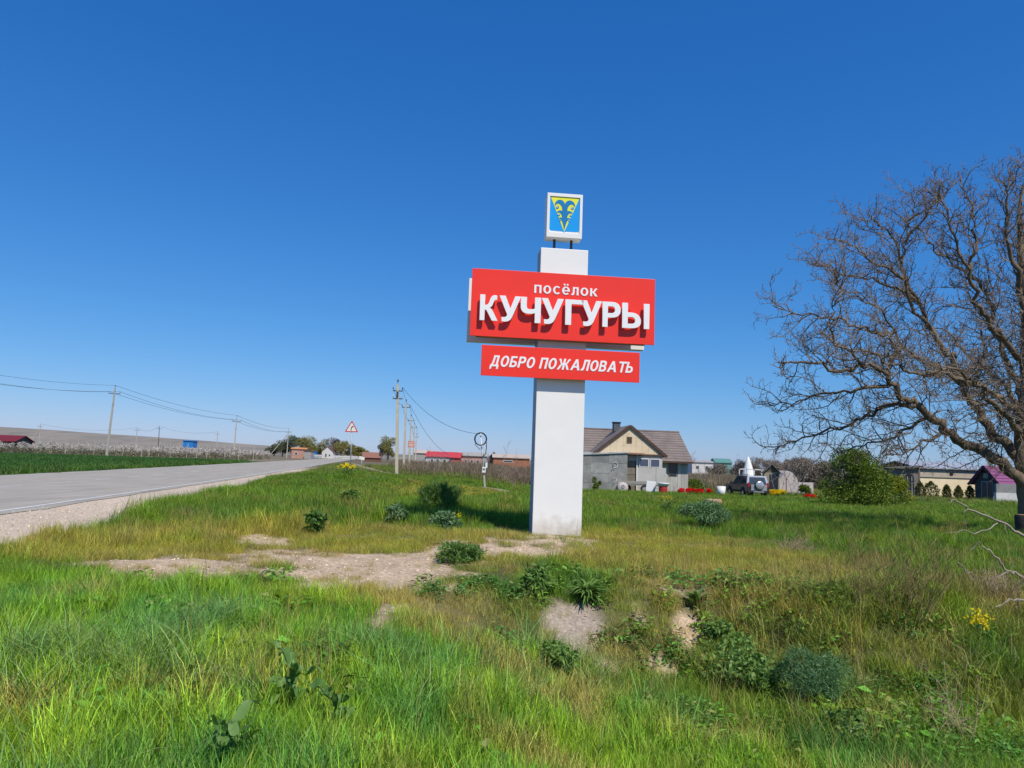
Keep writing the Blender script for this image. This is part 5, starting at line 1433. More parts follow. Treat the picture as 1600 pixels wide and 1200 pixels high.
def wiggle(p, d, length, seg, r, bendup=.0, noise=.35):
    P = [np.array(p, float)]; d = np.array(d, float); d /= np.linalg.norm(d)
    for _ in range(seg):
        d = d + r.normal(size=3) * noise + np.array([0, 0, bendup]); d /= np.linalg.norm(d)
        P.append(P[-1] + d * length / seg)
    return np.array(P)

# ------------------------------------------------------------------ the bare walnut tree
def build_walnut():
    r = np.random.default_rng(42)
    DT = 20.9
    base = D(1616, DT, 845)
    T = thing('bare_tree', 'large bare spreading tree with twisted limbs at the right edge', 'tree', base)
    def zp(zx, zy, dy=0.0): return np.array(PT(1160 + zx / 2.1818, 230 + zy / 2.1818, DT + dy) - base)
    def smooth(P, k=4):
        P = np.array(P); t = np.linspace(0, len(P) - 1, (len(P) - 1) * k + 1)
        i = np.clip(t.astype(int), 0, len(P) - 2); f = (t - i)[:, None]
        p0 = P[np.clip(i - 1, 0, None)]; p1 = P[i]; p2 = P[i + 1]; p3 = P[np.clip(i + 2, None, len(P) - 1)]
        return .5 * ((2 * p1) + (-p0 + p2) * f + (2 * p0 - 5 * p1 + 4 * p2 - p3) * f ** 2 + (-p0 + 3 * p1 - 3 * p2 + p3) * f ** 3)
    trunk = [(1000, 1370, 0), (992, 1260, 0), (975, 1150, 0), (958, 1040, 0), (960, 900, .1), (968, 740, .2), (966, 560, .3), (950, 380, .2), (945, 250, .3), (955, 130, .4)]
    limbs = [
        ([(965, 1150, 0), (900, 1090, -.1), (840, 1045, -.3), (760, 1012, -.5), (700, 970, -.6), (640, 918, -.8), (590, 875, -.9), (545, 850, -.9), (510, 800, -1), (470, 760, -1.1), (420, 745, -1.2), (330, 757, -1.2), (240, 735, -1.3), (165, 732, -1.3), (125, 740, -1.3)], .165, .02),
        ([(600, 884, -.9), (540, 875, -.7), (470, 895, -.4), (400, 925, -.2), (320, 955, 0), (230, 990, .2), (150, 1012, .3), (95, 1032, .4)], .07, .012),
        ([(955, 1090, 0), (905, 1020, .2), (850, 960, .4), (795, 885, .6), (752, 825, .7), (735, 770, .8), (722, 715, .9), (685, 690, .9), (655, 640, 1), (632, 595, 1), (598, 525, 1.1), (565, 465, 1.2), (548, 400, 1.2), (556, 330, 1.2), (575, 250, 1.3), (592, 180, 1.3)], .15, .015),
        ([(490, 775, -1), (520, 700, -1), (512, 655, -.9), (478, 632, -.8), (400, 620, -.7), (330, 595, -.5), (250, 575, -.4), (165, 560, -.3), (100, 540, -.2)], .065, .012),
        ([(955, 930, 0), (895, 870, -.4), (830, 822, -.8), (760, 792, -1.1), (690, 772, -1.5), (610, 782, -1.8), (530, 745, -2.1), (450, 700, -2.4), (370, 690, -2.6)], .10, .015),
        ([(962, 860, .1), (905, 745, .5), (880, 690, .7), (855, 580, 1), (830, 500, 1.2), (760, 430, 1.5), (690, 372, 1.8), (640, 330, 2), (600, 270, 2.2)], .105, .014),
        ([(966, 730, .2), (880, 640, -.2), (825, 590, -.5), (800, 500, -.8), (778, 420, -1), (800, 330, -1.1), (790, 240, -1.2), (762, 170, -1.3), (740, 110, -1.3)], .095, .013),
        ([(966, 560, .3), (932, 420, .1), (908, 330, 0), (900, 230, 0), (905, 140, -.2), (930, 60, -.2)], .09, .013),
        ([(655, 640, 1), (592, 560, .8), (525, 430, .6), (445, 392, .5), (385, 335, .4), (330, 320, .3)], .065, .012),
        ([(548, 400, 1.2), (505, 295, 1.4), (440, 252, 1.5), (385, 255, 1.6)], .04, .01),
        ([(420, 745, -1.2), (350, 690, -1.4), (300, 640, -1.6), (310, 570, -1.7), (345, 500, -1.8), (330, 430, -1.8)], .045, .01),
        ([(735, 775, .8), (800, 760, 1.1), (830, 690, 1.4), (815, 610, 1.6), (860, 500, 1.8), (880, 400, 2)], .07, .012),
        ([(640, 918, -.8), (560, 962, -.5), (480, 1000, -.2), (390, 1022, .2), (300, 1050, .5)], .05, .010),
        ([(700, 970, -.6), (620, 1012, -1.0), (545, 1042, -1.4), (480, 1040, -1.8)], .045, .010),
        ([(510, 800, -1), (400, 832, -.8), (290, 838, -.5), (190, 868, -.2), (110, 880, 0)], .055, .010),
        ([(598, 525, 1.1), (505, 470, .7), (420, 450, .4), (320, 420, .1), (240, 400, -.2)], .05, .010),
        ([(735, 770, .8), (650, 745, .4), (560, 690, 0), (470, 560, -.4), (380, 500, -.7), (300, 450, -1)], .055, .010),
        ([(556, 330, 1.2), (620, 240, 1), (680, 180, .8), (720, 120, .6)], .04, .010),
        ([(778, 420, -1), (720, 300, -1.2), (690, 210, -1.3), (640, 150, -1.4)], .045, .010),
        ([(968, 830, 0), (1060, 720, -.4), (1120, 590, -.9), (1170, 430, -1.2), (1200, 290, -1.4)], .12, .015),
        ([(975, 1040, 0), (1080, 930, .5), (1190, 860, 1), (1330, 830, 1.4), (1480, 800, 1.8), (1600, 810, 2)], .14, .016),
        ([(970, 900, 0), (1010, 790, 1.2), (1040, 660, 2.3), (1030, 520, 3.2), (1060, 380, 4)], .11, .015),
        ([(962, 960, 0), (930, 860, 1.2), (860, 780, 2.4), (790, 740, 3.4), (720, 650, 4.3), (640, 620, 5)], .10, .014),
        ([(965, 980, 0), (985, 860, -1.2), (1000, 740, -2.4), (960, 600, -3.4), (980, 470, -4)], .11, .015),
        ([(962, 1000, 0), (900, 930, -1.4), (840, 860, -2.6), (800, 800, -3.5), (720, 760, -4.3), (640, 770, -5)], .10, .014),
        ([(950, 380, .2), (985, 270, .3), (1010, 180, .5), (1005, 90, .6)], .06, .012),
        ([(975, 700, .1), (1060, 560, .6), (1110, 440, 1), (1180, 380, 1.4)], .08, .012),
    ]
    tp = smooth([zp(*q) for q in trunk]); tr = np.interp(np.linspace(0, 1, len(tp)), [0, .06, .25, .5, 1], [.58, .38, .27, .17, .03])
    link('trunk', tubes_np('trunk', [(tp + r.normal(size=tp.shape) * .012, tr)], 12, BARK), T)
    twigs = []; budp = []
    cen = zp(960, 700)
    def grow(P, level):
        """side shoots of a polyline"""
        seg = np.linalg.norm(np.diff(P, axis=0), axis=1); tot = seg.sum(); cum = np.concatenate([[0], np.cumsum(seg)])
        step = (.175, .135, .085)[level]; lo = (.08, .12, .12)[level] * tot
        s = lo + r.uniform(0, step)
        while s < tot:
            i = min(np.searchsorted(cum, s) - 1, len(P) - 2); i = max(i, 0)
            p = P[i] + (P[i + 1] - P[i]) * (s - cum[i]) / max(seg[i], 1e-6)
            d = (P[i + 1] - P[i]) / max(seg[i], 1e-6)
            side = np.cross(d, r.normal(size=3)); side /= np.linalg.norm(side)
            out = p - cen; out /= max(np.linalg.norm(out), .1)
            v = side * .95 + d * .55 + out * .25 + np.array([0, 0, .16])
            L = ((1.75, .62, .20)[level]) * r.uniform(.35, 1.3) * (1 - .45 * s / tot)
            Q = wiggle(p, v, L, (9, 5, 2)[level], r, (.03, .09, .16)[level], (.25, .33, .28)[level])
            r0 = (.020, .0085, .0052)[level]
            twigs.append((Q, np.linspace(r0, (.006, .0045, .0038)[level], len(Q))))
            if level < 2: grow(Q, level + 1)
            if level == 2 and r.uniform() < .55 or level == 1: budp.append(Q[-1])
            s += step * r.uniform(.5, 1.6) * (1.0 if level else 1.0)
    for P, r0, r1 in limbs:
        Q = smooth([zp(*q) for q in P]); rr = np.linspace(r0 ** .7, r1 ** .7, len(Q)) ** (1 / .7)
        Q[1:] += r.normal(size=Q[1:].shape) * .045
        link('limb', tubes_np('limb', [(Q, rr)], 8, BARK), T)
        grow(Q, 0)
    grow(tp[len(tp) // 2:], 0)
    o = link('twigs', tubes_np('twigs', twigs, 3, TWIG), T); o['kind'] = 'stuff'
    b = np.array(budp); print('TREE', len(twigs), len(b))
    o = link('buds', leaves_np('buds', b, .055, .011, BUD, .0, .5, 5), T); o['kind'] = 'stuff'
build_walnut()

# ------------------------------------------------------------------ shrubs and trees with leaves
BUSHM = leaf_mat('bush_leaf', (.060, .105, .014), (.215, .285, .035), .35)
YGM = leaf_mat('yellow_green_leaf', (.17, .21, .02), (.30, .32, .035), .4)
CONM = leaf_mat('thuja_leaf', (.045, .060, .012), (.12, .12, .025), .2)
FARM = leaf_mat('far_dark_leaf', (.075, .10, .055), (.15, .165, .085), .25)
FARY = leaf_mat('far_spring_leaf', (.20, .19, .06), (.33, .30, .10), .3)
BAREM = leaf_mat('bare_twig_mass', (.17, .135, .11), (.28, .23, .185), .1)
BARED = leaf_mat('dark_twig_mass', (.095, .075, .070), (.16, .125, .105), .1)
PINKM = leaf_mat('pink_twig_mass', (.24, .155, .135), (.34, .25, .22), .1)
WEEDD = leaf_mat('dark_weed_leaf', (.055, .13, .028), (.17, .29, .055), .25, .45, spec=.35)
WEEDG = leaf_mat('green_weed_leaf', (.10, .205, .045), (.23, .35, .085), .3)
FEATH = leaf_mat('feathery_leaf', (.065, .16, .06), (.15, .28, .12), .25)
WEEDS = leaf_mat('grey_weed_leaf', (.095, .18, .075), (.19, .31, .14), .25)
BROADM = leaf_mat('broad_leaf', (.085, .19, .035), (.21, .33, .10), .3, .5, spec=.3)
STEMG = mat('green_stem', (.10, .15, .04), .8, .2)

def leafy(name, label, cat, loc, w, h, n, L, W, m, lobes=9, seed=0, stems=6, group=None, z0=.0, size=.42, trunk=0, stemm=None, up=.25, shell=.55):
    r = np.random.default_rng(seed)
    t = thing(name, label, cat, loc, 0, group)
    lb = random_lobes(w, h, z0, lobes, r, size)
    P = crown_points(n, lb, r, shell)
    P = P[P[:, 2] > .03]
    link('foliage', leaves_np('foliage', P, L, W, m, .2, up, seed), t)
    if trunk:
        q = np.array([(0, 0, -.3), (.05 * trunk, 0, h * .3 + z0), (0, .03, z0 + h * .6)])
        ln = [(q, [trunk, trunk * .8, trunk * .35])]
        for c_, s_ in lb: ln.append((np.array([(0, 0, z0 + h * .12), np.array(c_) * [.5, .5, .8], c_]), [trunk * .45, trunk * .3, trunk * .1]))
        link('trunk', tubes_np('trunk', ln, 5, stemm or TWIG), t)
    elif stems:
        ln = []
        for k in range(stems):
            c_ = np.array(lb[k % len(lb)][0]); ln.append((np.array([c_ * [.12, .12, 0] - [0, 0, .1], c_ * [.6, .6, .5], c_]), [.03 * h / 2, .02 * h / 2, .006]))
        link('stem', tubes_np('stem', ln, 4, stemm or TWIG), t)
    return t

# big rounded bush
bb = D(1338, 41, 792)
r = np.random.default_rng(11)
t = thing('large_bush', 'large rounded dark green bush on the lawn left of the bare tree', 'bush', bb)
lb = random_lobes(4.9, 3.5, 0, 26, r, .40) + [((x_, y_, .55), (.9, .8, .55)) for x_, y_ in ((-1.6, -.6), (-.6, -1.2), (.6, -1.1), (1.6, -.5))]
P = crown_points(17000, lb, r, .5); P = P[P[:, 2] > .05]
link('foliage', leaves_np('foliage', P, .13, .038, BUSHM, .2, .35, 3), t)
sh = []
for k in range(46):
    a = r.uniform(0, 6.28); q = r.uniform(.2, 1.9); p = np.array([q * np.cos(a), q * np.sin(a) * .8, r.uniform(2.0, 3.0) - q * .35])
    sh.append(wiggle(p, (np.cos(a) * .35, np.sin(a) * .35, 1), r.uniform(.5, 1.1), 5, r, .15, .12))
SP_ = np.vstack([np.repeat(s_[1:], 5, 0) + r.normal(size=(25, 3)) * .04 for s_ in sh])
link('shoots', leaves_np('shoots', SP_, .12, .034, BUSHM, .1, .6, 9), t)
link('stem', tubes_np('stem', [(np.array([(0, 0, -.2), np.array(c_) * .5, c_]), [.06, .04, .01]) for c_, s_ in lb] + [(s_, np.linspace(.012, .004, 6)) for s_ in sh], 4, TWIG), t)
leafy('bush', 'yellowish green bush growing at the right foot of the large dark bush', 'bush', D(1402, 46, 785), 2.3, 2.0, 3800, .13, .04, YGM, 10, 21)
leafy('bush', 'small dark green bush against the zinc sheets of the house shed', 'bush', D(933, 57.5, 770), .95, 1.25, 2200, .09, .025, BUSHM, 6, 22)
leafy('bush', 'low green bush at the right corner of the grey house', 'bush', D(1088, 66, 765), 2.4, 1.3, 1800, .15, .04, BUSHM, 8, 23)
leafy('bush', 'low dark bush with orange spots beside the pinkish shed', 'bush', D(1258, 60, 770), 1.6, 1.2, 1200, .13, .04, BUSHM, 6, 24)

# row of small conifers before the cream outbuilding
for k, (px, w, h, lb_) in enumerate(((1437, .95, 1.55, 'leftmost small conifer, beside the dark shed'), (1455, 1.45, 1.55, 'widest conifer in the row before the cream wall'), (1480, .75, 1.3, 'narrow conifer right of the widest one before the cream wall'),
                                      (1498, .72, 1.25, 'middle narrow conifer before the cream wall'), (1516, .72, 1.3, 'narrow conifer before the right half of the cream wall'), (1532, .5, 1.35, 'slim conifer hidden beside the purple roofed cottage'))):
    t = thing('conifer', lb_, 'conifer', D(px, 67.2, 786), 0, 'small conifers before the cream outbuilding')
    r = np.random.default_rng(60 + k); n = 900
    z = r.uniform(0, 1, n) ** .8; a = r.uniform(0, 6.28, n); q = (np.sin(np.pi * np.clip(.12 + z * .88, 0, 1)) ** .7) * r.uniform(.6, 1.05, n) * w / 2
    link('foliage', leaves_np('foliage', np.stack([q * np.cos(a), q * np.sin(a), .05 + z * h], 1), .16, .04, CONM, -.1, 1.2, k), t)
    link('trunk', tubes_np('trunk', [(np.array([(0, 0, -.1), (0, 0, h * .7)]), [.05, .02])], 5, TWIG), t)

# far trees
def far_tree(label, px, d, w, h, m, seed, group, n=1500, trunk=.25, z0=1.0, L=.5, py=715, cat='tree'):
    return leafy('tree', label, cat, D(px, d, py), w, h - z0, n, L, L * (.10 if cat == 'bare tree' else .30), m, 11, seed, 0, group, z0, .44, trunk)
GT = 'trees at the far end of the road'
for k, (px, d, w, h, m, lb_) in enumerate((
        (428, 330, 8, 5.6, FARM, 'dark grey green tree at the left end of the far grove'), (441, 325, 8, 7.4, FARM, 'dark tree standing behind the power pole with the strut'),
        (455, 320, 8, 9.2, FARM, 'tall dark tree above the pink brick shed'), (470, 320, 9, 8.8, FARY, 'yellowish spring tree above the orange roof'), (486, 330, 8, 9.4, FARY, 'yellow green tree left of the white gabled house'),
        (500, 345, 8, 8.8, FARY, 'yellow green tree directly behind the white gabled house'), (520, 345, 8, 9.2, BARED, 'brownish bare tree right of the white gabled house'), (533, 335, 8, 8.2, FARY, 'yellow green tree left of the warning sign post'),
        (547, 335, 7, 6.6, FARY, 'low yellow green tree behind the warning sign post'), (560, 335, 6, 5.6, FARY, 'low yellow green tree right of the warning sign post'), (572, 340, 6, 5.0, FARY, 'smallest tree at the right end of the far grove'))):
    far_tree(lb_, px, d, w * 1.3, h, m, 300 + k, GT, 2600)
far_tree('round yellow green willow standing left of the pole row', 606, 205, 6.6, 7.8, FARY, 330, None, 2600, .3, 1.2, .34, 716)
far_tree('smaller dark tree at the left side of the round willow', 596, 212, 4.0, 5.8, FARM, 331, None, 1400, .2, .6, .34, 716)
GB = 'bare trees along the horizon'
for k, (px, d, w, h, m, lb_) in enumerate((
        (1152, 150, 4.8, 4.6, BARED, 'dark round bare tree above the roof of the parked car'), (1180, 170, 7, 4.6, BAREM, 'pale bare tree right of the white cone'), (1205, 165, 6, 4.4, BAREM, 'pale bare tree above the outhouse roof'),
        (1229, 150, 6, 4.5, BAREM, 'pale bare tree directly above the pinkish shed'), (1247, 140, 6, 4.8, BAREM, 'tallest pale bare tree left of the large bush'), (1268, 120, 6, 4.0, BAREM, 'spreading bare tree at the left shoulder of the large bush'),
        (1215, 92, 4.6, 3.1, BAREM, 'low bare fruit tree behind the pinkish shed'), (1250, 86, 5.0, 3.4, BAREM, 'bare fruit tree with pale twigs right behind the pinkish shed'), (1280, 84, 5, 3.2, BAREM, 'bare fruit tree half hidden by the large bush'),
        (1392, 95, 7, 3.6, BARED, 'dark bare thicket tree between the bush and the dark shed'), (1118, 160, 6, 2.8, BAREM, 'low bare tree between the house and the green roofed building'), (1300, 130, 7, 4.2, BAREM, 'bare tree behind the top of the large bush'),
        (1345, 120, 7, 3.8, BAREM, 'bare tree behind the right half of the large bush'), (1585, 110, 6, 3.4, BARED, 'bare tree behind the garden wall'))):
    far_tree(lb_, px, d, w, h, m, 350 + k, GB, 4200, .14, .2, .40, 730, 'bare tree')

# bare saplings and shrubs of the gardens: twig skeletons
def twig_skeleton(h, w, n, seed, spread=.5, r0=.03):
    r = np.random.default_rng(seed); out = []
    for k in range(n):
        a = r.uniform(0, 6.28)
        Q = wiggle((r.normal() * .06, r.normal() * .06, -.1), (np.cos(a) * spread, np.sin(a) * spread, 1), h * r.uniform(.6, 1.05), 7, r, .08, .12)
        out.append((Q, np.linspace(r0, .008, len(Q))))
        for j in range(7):
            i = r.integers(2, 7); b = r.uniform(0, 6.28)
            S = wiggle(Q[i], (np.cos(b), np.sin(b), .7), w * r.uniform(.25, .6), 4, r, .15, .2)
            out.append((S, np.linspace(r0 * .45, .006, len(S))))
            for q in range(3):
                b = r.uniform(0, 6.28); S2 = wiggle(S[r.integers(1, 5)], (np.cos(b), np.sin(b), .8), w * .2, 3, r, .15, .2)
                out.append((S2, np.linspace(r0 * .25, .006, len(S2))))
    return out
PINKW = mat('pinkish_twigs', (.30, .20, .165), .9, .2, 2); GREYW2 = mat('grey_twigs', (.26, .225, .19), .9, .2, 2)
for k, (px, d, h, w, n, m, lb_, py) in enumerate((
        (1104, 60, 4.2, 1.6, 2, GREYW2, 'tall thin bare sapling right of the grey house', 768), (1130, 68, 4.0, 1.8, 2, GREYW2, 'thin bare sapling above the bucket beside the car', 768),
        (1090, 72, 3.2, 1.5, 2, GREYW2, 'short bare sapling at the right corner of the house', 766), (1218, 62, 4.0, 2.0, 2, GREYW2, 'tall bare sapling beside the outhouse', 768), (1242, 60, 3.8, 2.4, 3, GREYW2, 'forked bare sapling before the pinkish shed', 768),
        (672, 74, 2.6, 1.4, 3, GREYW2, 'pale bare shrub nearest the pole row', 742), (684, 78, 2.6, 1.4, 3, GREYW2, 'pale bare shrub below the white house', 742), (701, 80, 3.2, 1.2, 1, GREYW2, 'thin stake like sapling below the red roof', 740),
        (716, 82, 2.6, 1.6, 3, PINKW, 'pinkish bare shrub below the red annex', 740), (733, 84, 2.8, 1.6, 3, PINKW, 'pinkish bare shrub left of the service post', 740), (742, 76, 2.6, 1.4, 2, GREYW2, 'grey bare shrub just left of the service post', 745),
        (776, 62, 4.2, 1.5, 1, GREYW2, 'tall thin sapling right of the service post', 752), (790, 70, 3.4, 1.5, 2, PINKW, 'pinkish sapling below the orange brick building', 750), (803, 60, 2.6, 2.0, 5, PINKW, 'dense pink twigged shrub near the sign pillar', 755),
        (815, 61, 2.6, 2.0, 5, PINKW, 'dense pink twigged shrub touching the left edge of the sign pillar', 757), (764, 90, 3.2, 1.6, 2, GREYW2, 'grey sapling below the dark brown hut', 740))):
    t = thing('bare_shrub', lb_, 'bare shrub', D(px, d, py), 0, 'bare shrubs and saplings of the gardens')
    link('stem', tubes_np('stem', twig_skeleton(h, w, n, 500 + k), 3, m), t)

# ------------------------------------------------------------------ orchard on the left: one blossoming mass, its posts one by one
def small_tree_source(seed, m1, h=2.5):
    r = np.random.default_rng(seed)
    P = crown_points(230, random_lobes(2.2, h - .8, .8, 7, r, .45), r, .3)
    P2 = np.stack([r.normal(size=120) * .5, r.normal(size=120) * .5, r.uniform(.1, 1.3, 120)], 1)
    n = 350; P = np.vstack([P, P2]); d = r.normal(size=(n, 3)); d /= np.linalg.norm(d, axis=1, keepdims=True); s = np.cross(d, r.normal(size=(n, 3))); s /= np.linalg.norm(s, axis=1, keepdims=True)
    l = np.where(np.arange(n) < 230, .26, .3)[:, None]; w = .07
    V = np.stack([P, P + d * l * .5 + s * w, P + d * l, P + d * l * .5 - s * w], 1).reshape(-1, 3)
    me = np_mesh('orchard_tree', V, np.arange(4 * n).reshape(n, 4), m1, False, {'bc': ('FLOAT', 'POINT', np.repeat(np.where(np.arange(n) < 230, r.uniform(.6, 1.0, n), r.uniform(0, .25, n)), 4).astype(np.float32))})
    return bpy.data.objects.new('orchard_tree', me)
BLOS = leaf_mat('blossom_or_twig', (.17, .155, .075), (.66, .59, .58), .2)
src = [small_tree_source(700 + k, BLOS) for k in range(4)]
ox, oy = [], []
for row in range(9):
    for k in range(58):
        px = -160 + k * 10.5; d = 133 + row * 5.2
        q = D(px + rng.normal() * 2, d - (px - 100) * -.03 + rng.normal() * .5, 705); 
        if road_t(q.x, q.y) < -16: ox.append(q.x); oy.append(q.y)
ox, oy = np.array(ox), np.array(oy)
scatter('orchard', np.stack([ox, oy, H(ox, oy)], 1), rng.uniform(0, 6.28, len(ox)), rng.uniform(.68, .95, len(ox)), np.ones((len(ox), 3)), src, 'pale blossoming orchard rows behind the wheat', 'orchard')
mb = MB(); mb.box((0, 0, 1.3), (.085, .085, 3.0)); tpm = mb.mesh('trellis_post', CONC)
names = ['leftmost', 'second', 'third', 'fourth', 'fifth', 'sixth', 'seventh', 'eighth', 'ninth', 'tenth', 'eleventh', 'twelfth', 'thirteenth', 'fourteenth', 'fifteenth', 'sixteenth', 'seventeenth', 'eighteenth', 'nineteenth', 'twentieth', 'twenty-first', 'twenty-second', 'twenty-third', 'twenty-fourth', 'twenty-fifth', 'twenty-sixth']
for k in range(26):
    q = D(20 + k * 16.3 + rnd.uniform(-8, 8), 132.4 + rnd.uniform(-.3, 9), 706)
    if road_t(q.x, q.y) > -12: continue
    o = link('trellis_post', tpm, None, q, (R(rnd.uniform(-3, 3)), R(rnd.uniform(-4, 4)), 0))
    tag(o, f'{names[k]} thin pale post from the left in the trellis row behind the wheat', 'post', 'orchard trellis posts')
# dry brush beyond the gardens
x, y = wedge(72, 150, 1.6, -9, 41)
k = (road_t(x, y) > 12) & ~((x > 24) & (y < 84)) & (rng.uniform(size=len(x)) < .25 + .75 * fbm(x, y, 9, 81)); x, y = x[k], y[k]
brush = []
for q in range(4):
    V, F, B = blade_tuft(46, .7, 1.0, .035, .25, .5, .45, 2, 720 + q); brush.append(tuft_object('tuft_brush', (V, F, B)))
scatter('dry_brush', np.stack([x, y, H(x, y)], 1), rng.uniform(0, 6.28, len(x)), rng.uniform(.45, 1.15, len(x)),
        np.array([[.24, .185, .125]]) * rng.uniform(.7, 1.25, (len(x), 1)), brush, 'pale brown dry brush behind the gardens', 'brush')

# ------------------------------------------------------------------ flowers
def flower_source(name, m, stem=.35, seed=0, cup=True):
    r = np.random.default_rng(seed); V = []; F = []; B = []
    for q in range(4):
        x0, y0 = r.normal(size=2) * .12; h = stem * r.uniform(.8, 1.2); n0 = len(V)
        V += [(x0 - .008, y0, 0), (x0 + .008, y0, 0), (x0 + .006, y0, h), (x0 - .006, y0, h)]; F.append((n0, n0 + 1, n0 + 2, n0 + 3)); B += [0.0] * 4
        for k in range(5):
            a = k * 1.2566; c, s = math.cos(a), math.sin(a); n0 = len(V)
            V += [(x0, y0, h), (x0 + .05 * c - .03 * s, y0 + .05 * s + .03 * c, h + .05), (x0 + .05 * c, y0 + .05 * s, h + .11), (x0 + .05 * c + .03 * s, y0 + .05 * s - .03 * c, h + .05)]
            F.append((n0, n0 + 1, n0 + 2, n0 + 3)); B += [1.0] * 4
    me = bpy.data.meshes.new(name); me.from_pydata(V, [], F); me.update()
    me.attributes.new('bc', 'FLOAT', 'POINT').data.foreach_set('value', np.array(B, np.float32)); me.materials.append(m)
    return bpy.data.objects.new(name, me)
REDF = leaf_mat('red_petal', (.07, .16, .03), (.80, .015, .012), .25); YELF = leaf_mat('yellow_petal', (.09, .17, .03), (.85, .62, .01), .25)
def bed(name, px, py, rpx, rd, d, n, m, label, sc=1.0, seed=0):
    r = np.random.default_rng(seed); c = D(px, d, py)
    a = r.uniform(0, 6.28, n); q = np.sqrt(r.uniform(size=n)); x = c.x + q * np.cos(a) * rpx * d / 1155; y = c.y + q * np.sin(a) * rd
    scatter(name, np.stack([x, y, H(x, y)], 1), r.uniform(0, 6.28, n), r.uniform(.8, 1.3, n) * sc, np.ones((n, 3)), [flower_source(name, m, .38, 1)], label, 'flowers')
bed('red_tulips', 1085, 772, 26, .7, 54, 40, REDF, 'bed of bright red tulips between the house and the car', 1.05, 1)
bed('red_flowers', 1268, 776, 11, .8, 52, 14, REDF, 'few red tulips beside the large bush', .9, 2)
bed('yellow_flowers', 1211, 772, 14, .8, 57, 40, YELF, 'strip of yellow flowers right of the parked car', 1.2, 3)

def flowering_weed(label, loc, w, h, nf, fs, seed, group=None):
    r = np.random.default_rng(seed); t = thing('yellow_wildflower', label, 'wildflower', loc, 0, group)
    ln = []; heads = []
    for k in range(nf):
        a = r.uniform(0, 6.28); q = np.sqrt(r.uniform()) * w / 2; e = np.array([q * np.cos(a), q * np.sin(a), h * r.uniform(.75, 1.1)])
        ln.append((np.array([e * [.15, .15, 0] - [0, 0, .05], e * [.6, .6, .55], e]), [.009, .007, .005])); heads.append(e)
    link('stem', tubes_np('stem', ln, 3, STEMG), t)
    P = np.repeat(np.array(heads), 16, 0) + r.normal(size=(nf * 16, 3)) * fs * .45
    link('blossom', leaves_np('blossom', P, fs * .8, fs * .28, leaf_mat('yellow_blossom', (.80, .58, .01), (.90, .74, .02), .3), .1, .3, seed), t)
    P = r.normal(size=(nf * 10, 3)) * [w * .25, w * .25, h * .18] + [0, 0, h * .4]
    link('foliage', leaves_np('foliage', P, .12, .025, WEEDG, .2, .6, seed + 1), t)
    return t
flowering_weed('bright yellow wildflower clump on the grassy mound by the road', D(541, 42, 748), .95, .62, 22, .10, 1)
flowering_weed('yellow wildflower with four heads in the ditch grass at the right edge', D(1538, 9.3, 985), .34, .32, 7, .062, 2)
flowering_weed('pale yellow flower spikes on the lawn right of the sign pillar', D(1040, 26, 815), .6, .62, 14, .035, 3)
flowering_weed('tiny yellow flowers on the weed in the pillar shadow', D(706, 17.6, 806), .5, .34, 3, .05, 4)

# ------------------------------------------------------------------ single weeds
def rosette(name, label, loc, n, L, W, m, seed, lift=.6, droop=.9, cat='weed', group=None, stemh=0.0, parts=False, rz=0):
    """arching leaves from a common root; each leaf a folded tapering strip"""
    r = np.random.default_rng(seed); t = thing(name, label, cat, loc, rz, group)
    V = []; F = []; B = []
    for k in range(n):
        if parts: V, F, B = [], [], []
        a = 6.283 * k / n * 1.0 + r.uniform(-.5, .5) + (k * 2.4); el = r.uniform(lift * .35, lift * 1.5); l = L * r.uniform(.55, 1.15); w = W * r.uniform(.7, 1.2)
        z0 = stemh * r.uniform(.1, 1) if stemh else .0
        dx, dy = math.cos(a), math.sin(a); sx, sy = -dy, dx; bc = r.uniform(); n0 = len(V); seg = 10 if parts else 4
        tw = r.uniform(-.5, .5)
        for q in range(seg + 1):
            u = q / seg; ang = el - droop * r.uniform(.8, 1.2) * u
            rr = l * u * math.cos(el * .6); z = z0 + l * (math.sin(el) * u - droop * .45 * u * u)
            wk = w * (math.sin(math.pi * min(1, .10 + u * .90)) ** .8) * (1 if not parts else 1 + .30 * math.sin(13 * u + k * 2.1)) + .001
            if parts: rr += 0; z += .022 * math.sin(11 * u + k); sx, sy = -math.sin(a + .9 * u * (1 if k % 2 else -1)), math.cos(a + .9 * u * (1 if k % 2 else -1))
            cx, cy = dx * rr, dy * rr
            V += [(cx - sx * wk, cy - sy * wk, z + wk * (.35 + tw)), (cx, cy, z), (cx + sx * wk, cy + sy * wk, z + wk * (.35 - tw))]; B += [bc, bc * .8, bc]
        for q in range(seg):
            o = n0 + 3 * q; F += [(o, o + 1, o + 4, o + 3), (o + 1, o + 2, o + 5, o + 4)]
        if parts:
            link('leaf', np_mesh('leaf', V, np.array(F), m, True, {'bc': ('FLOAT', 'POINT', np.array(B, np.float32))}), t)
    if not parts:
        link('foliage', np_mesh('foliage', V, np.array(F), m, False, {'bc': ('FLOAT', 'POINT', np.array(B, np.float32))}), t)
    if stemh:
        link('stem', tubes_np('stem', [(np.array([(0, 0, -.05), (.01, 0, stemh * .6), (.02, .01, stemh)]), [.012, .009, .005])], 4, STEMG), t)
    return t
def at(px, py): return G(px, py)
leafy('mound_weed', 'dark green low mound weed growing alone on the pale dirt track', 'weed', at(720, 880), .92, .28, 1900, .12, .010, WEEDD, 14, 61, 5, stemm=STEMG, up=.8, shell=.3)
leafy('leafy_weed', 'dark upright leafy weed left of the dirt track', 'weed', at(493, 836), .52, .52, 420, .15, .030, WEEDD, 7, 62, 5, stemm=STEMG)
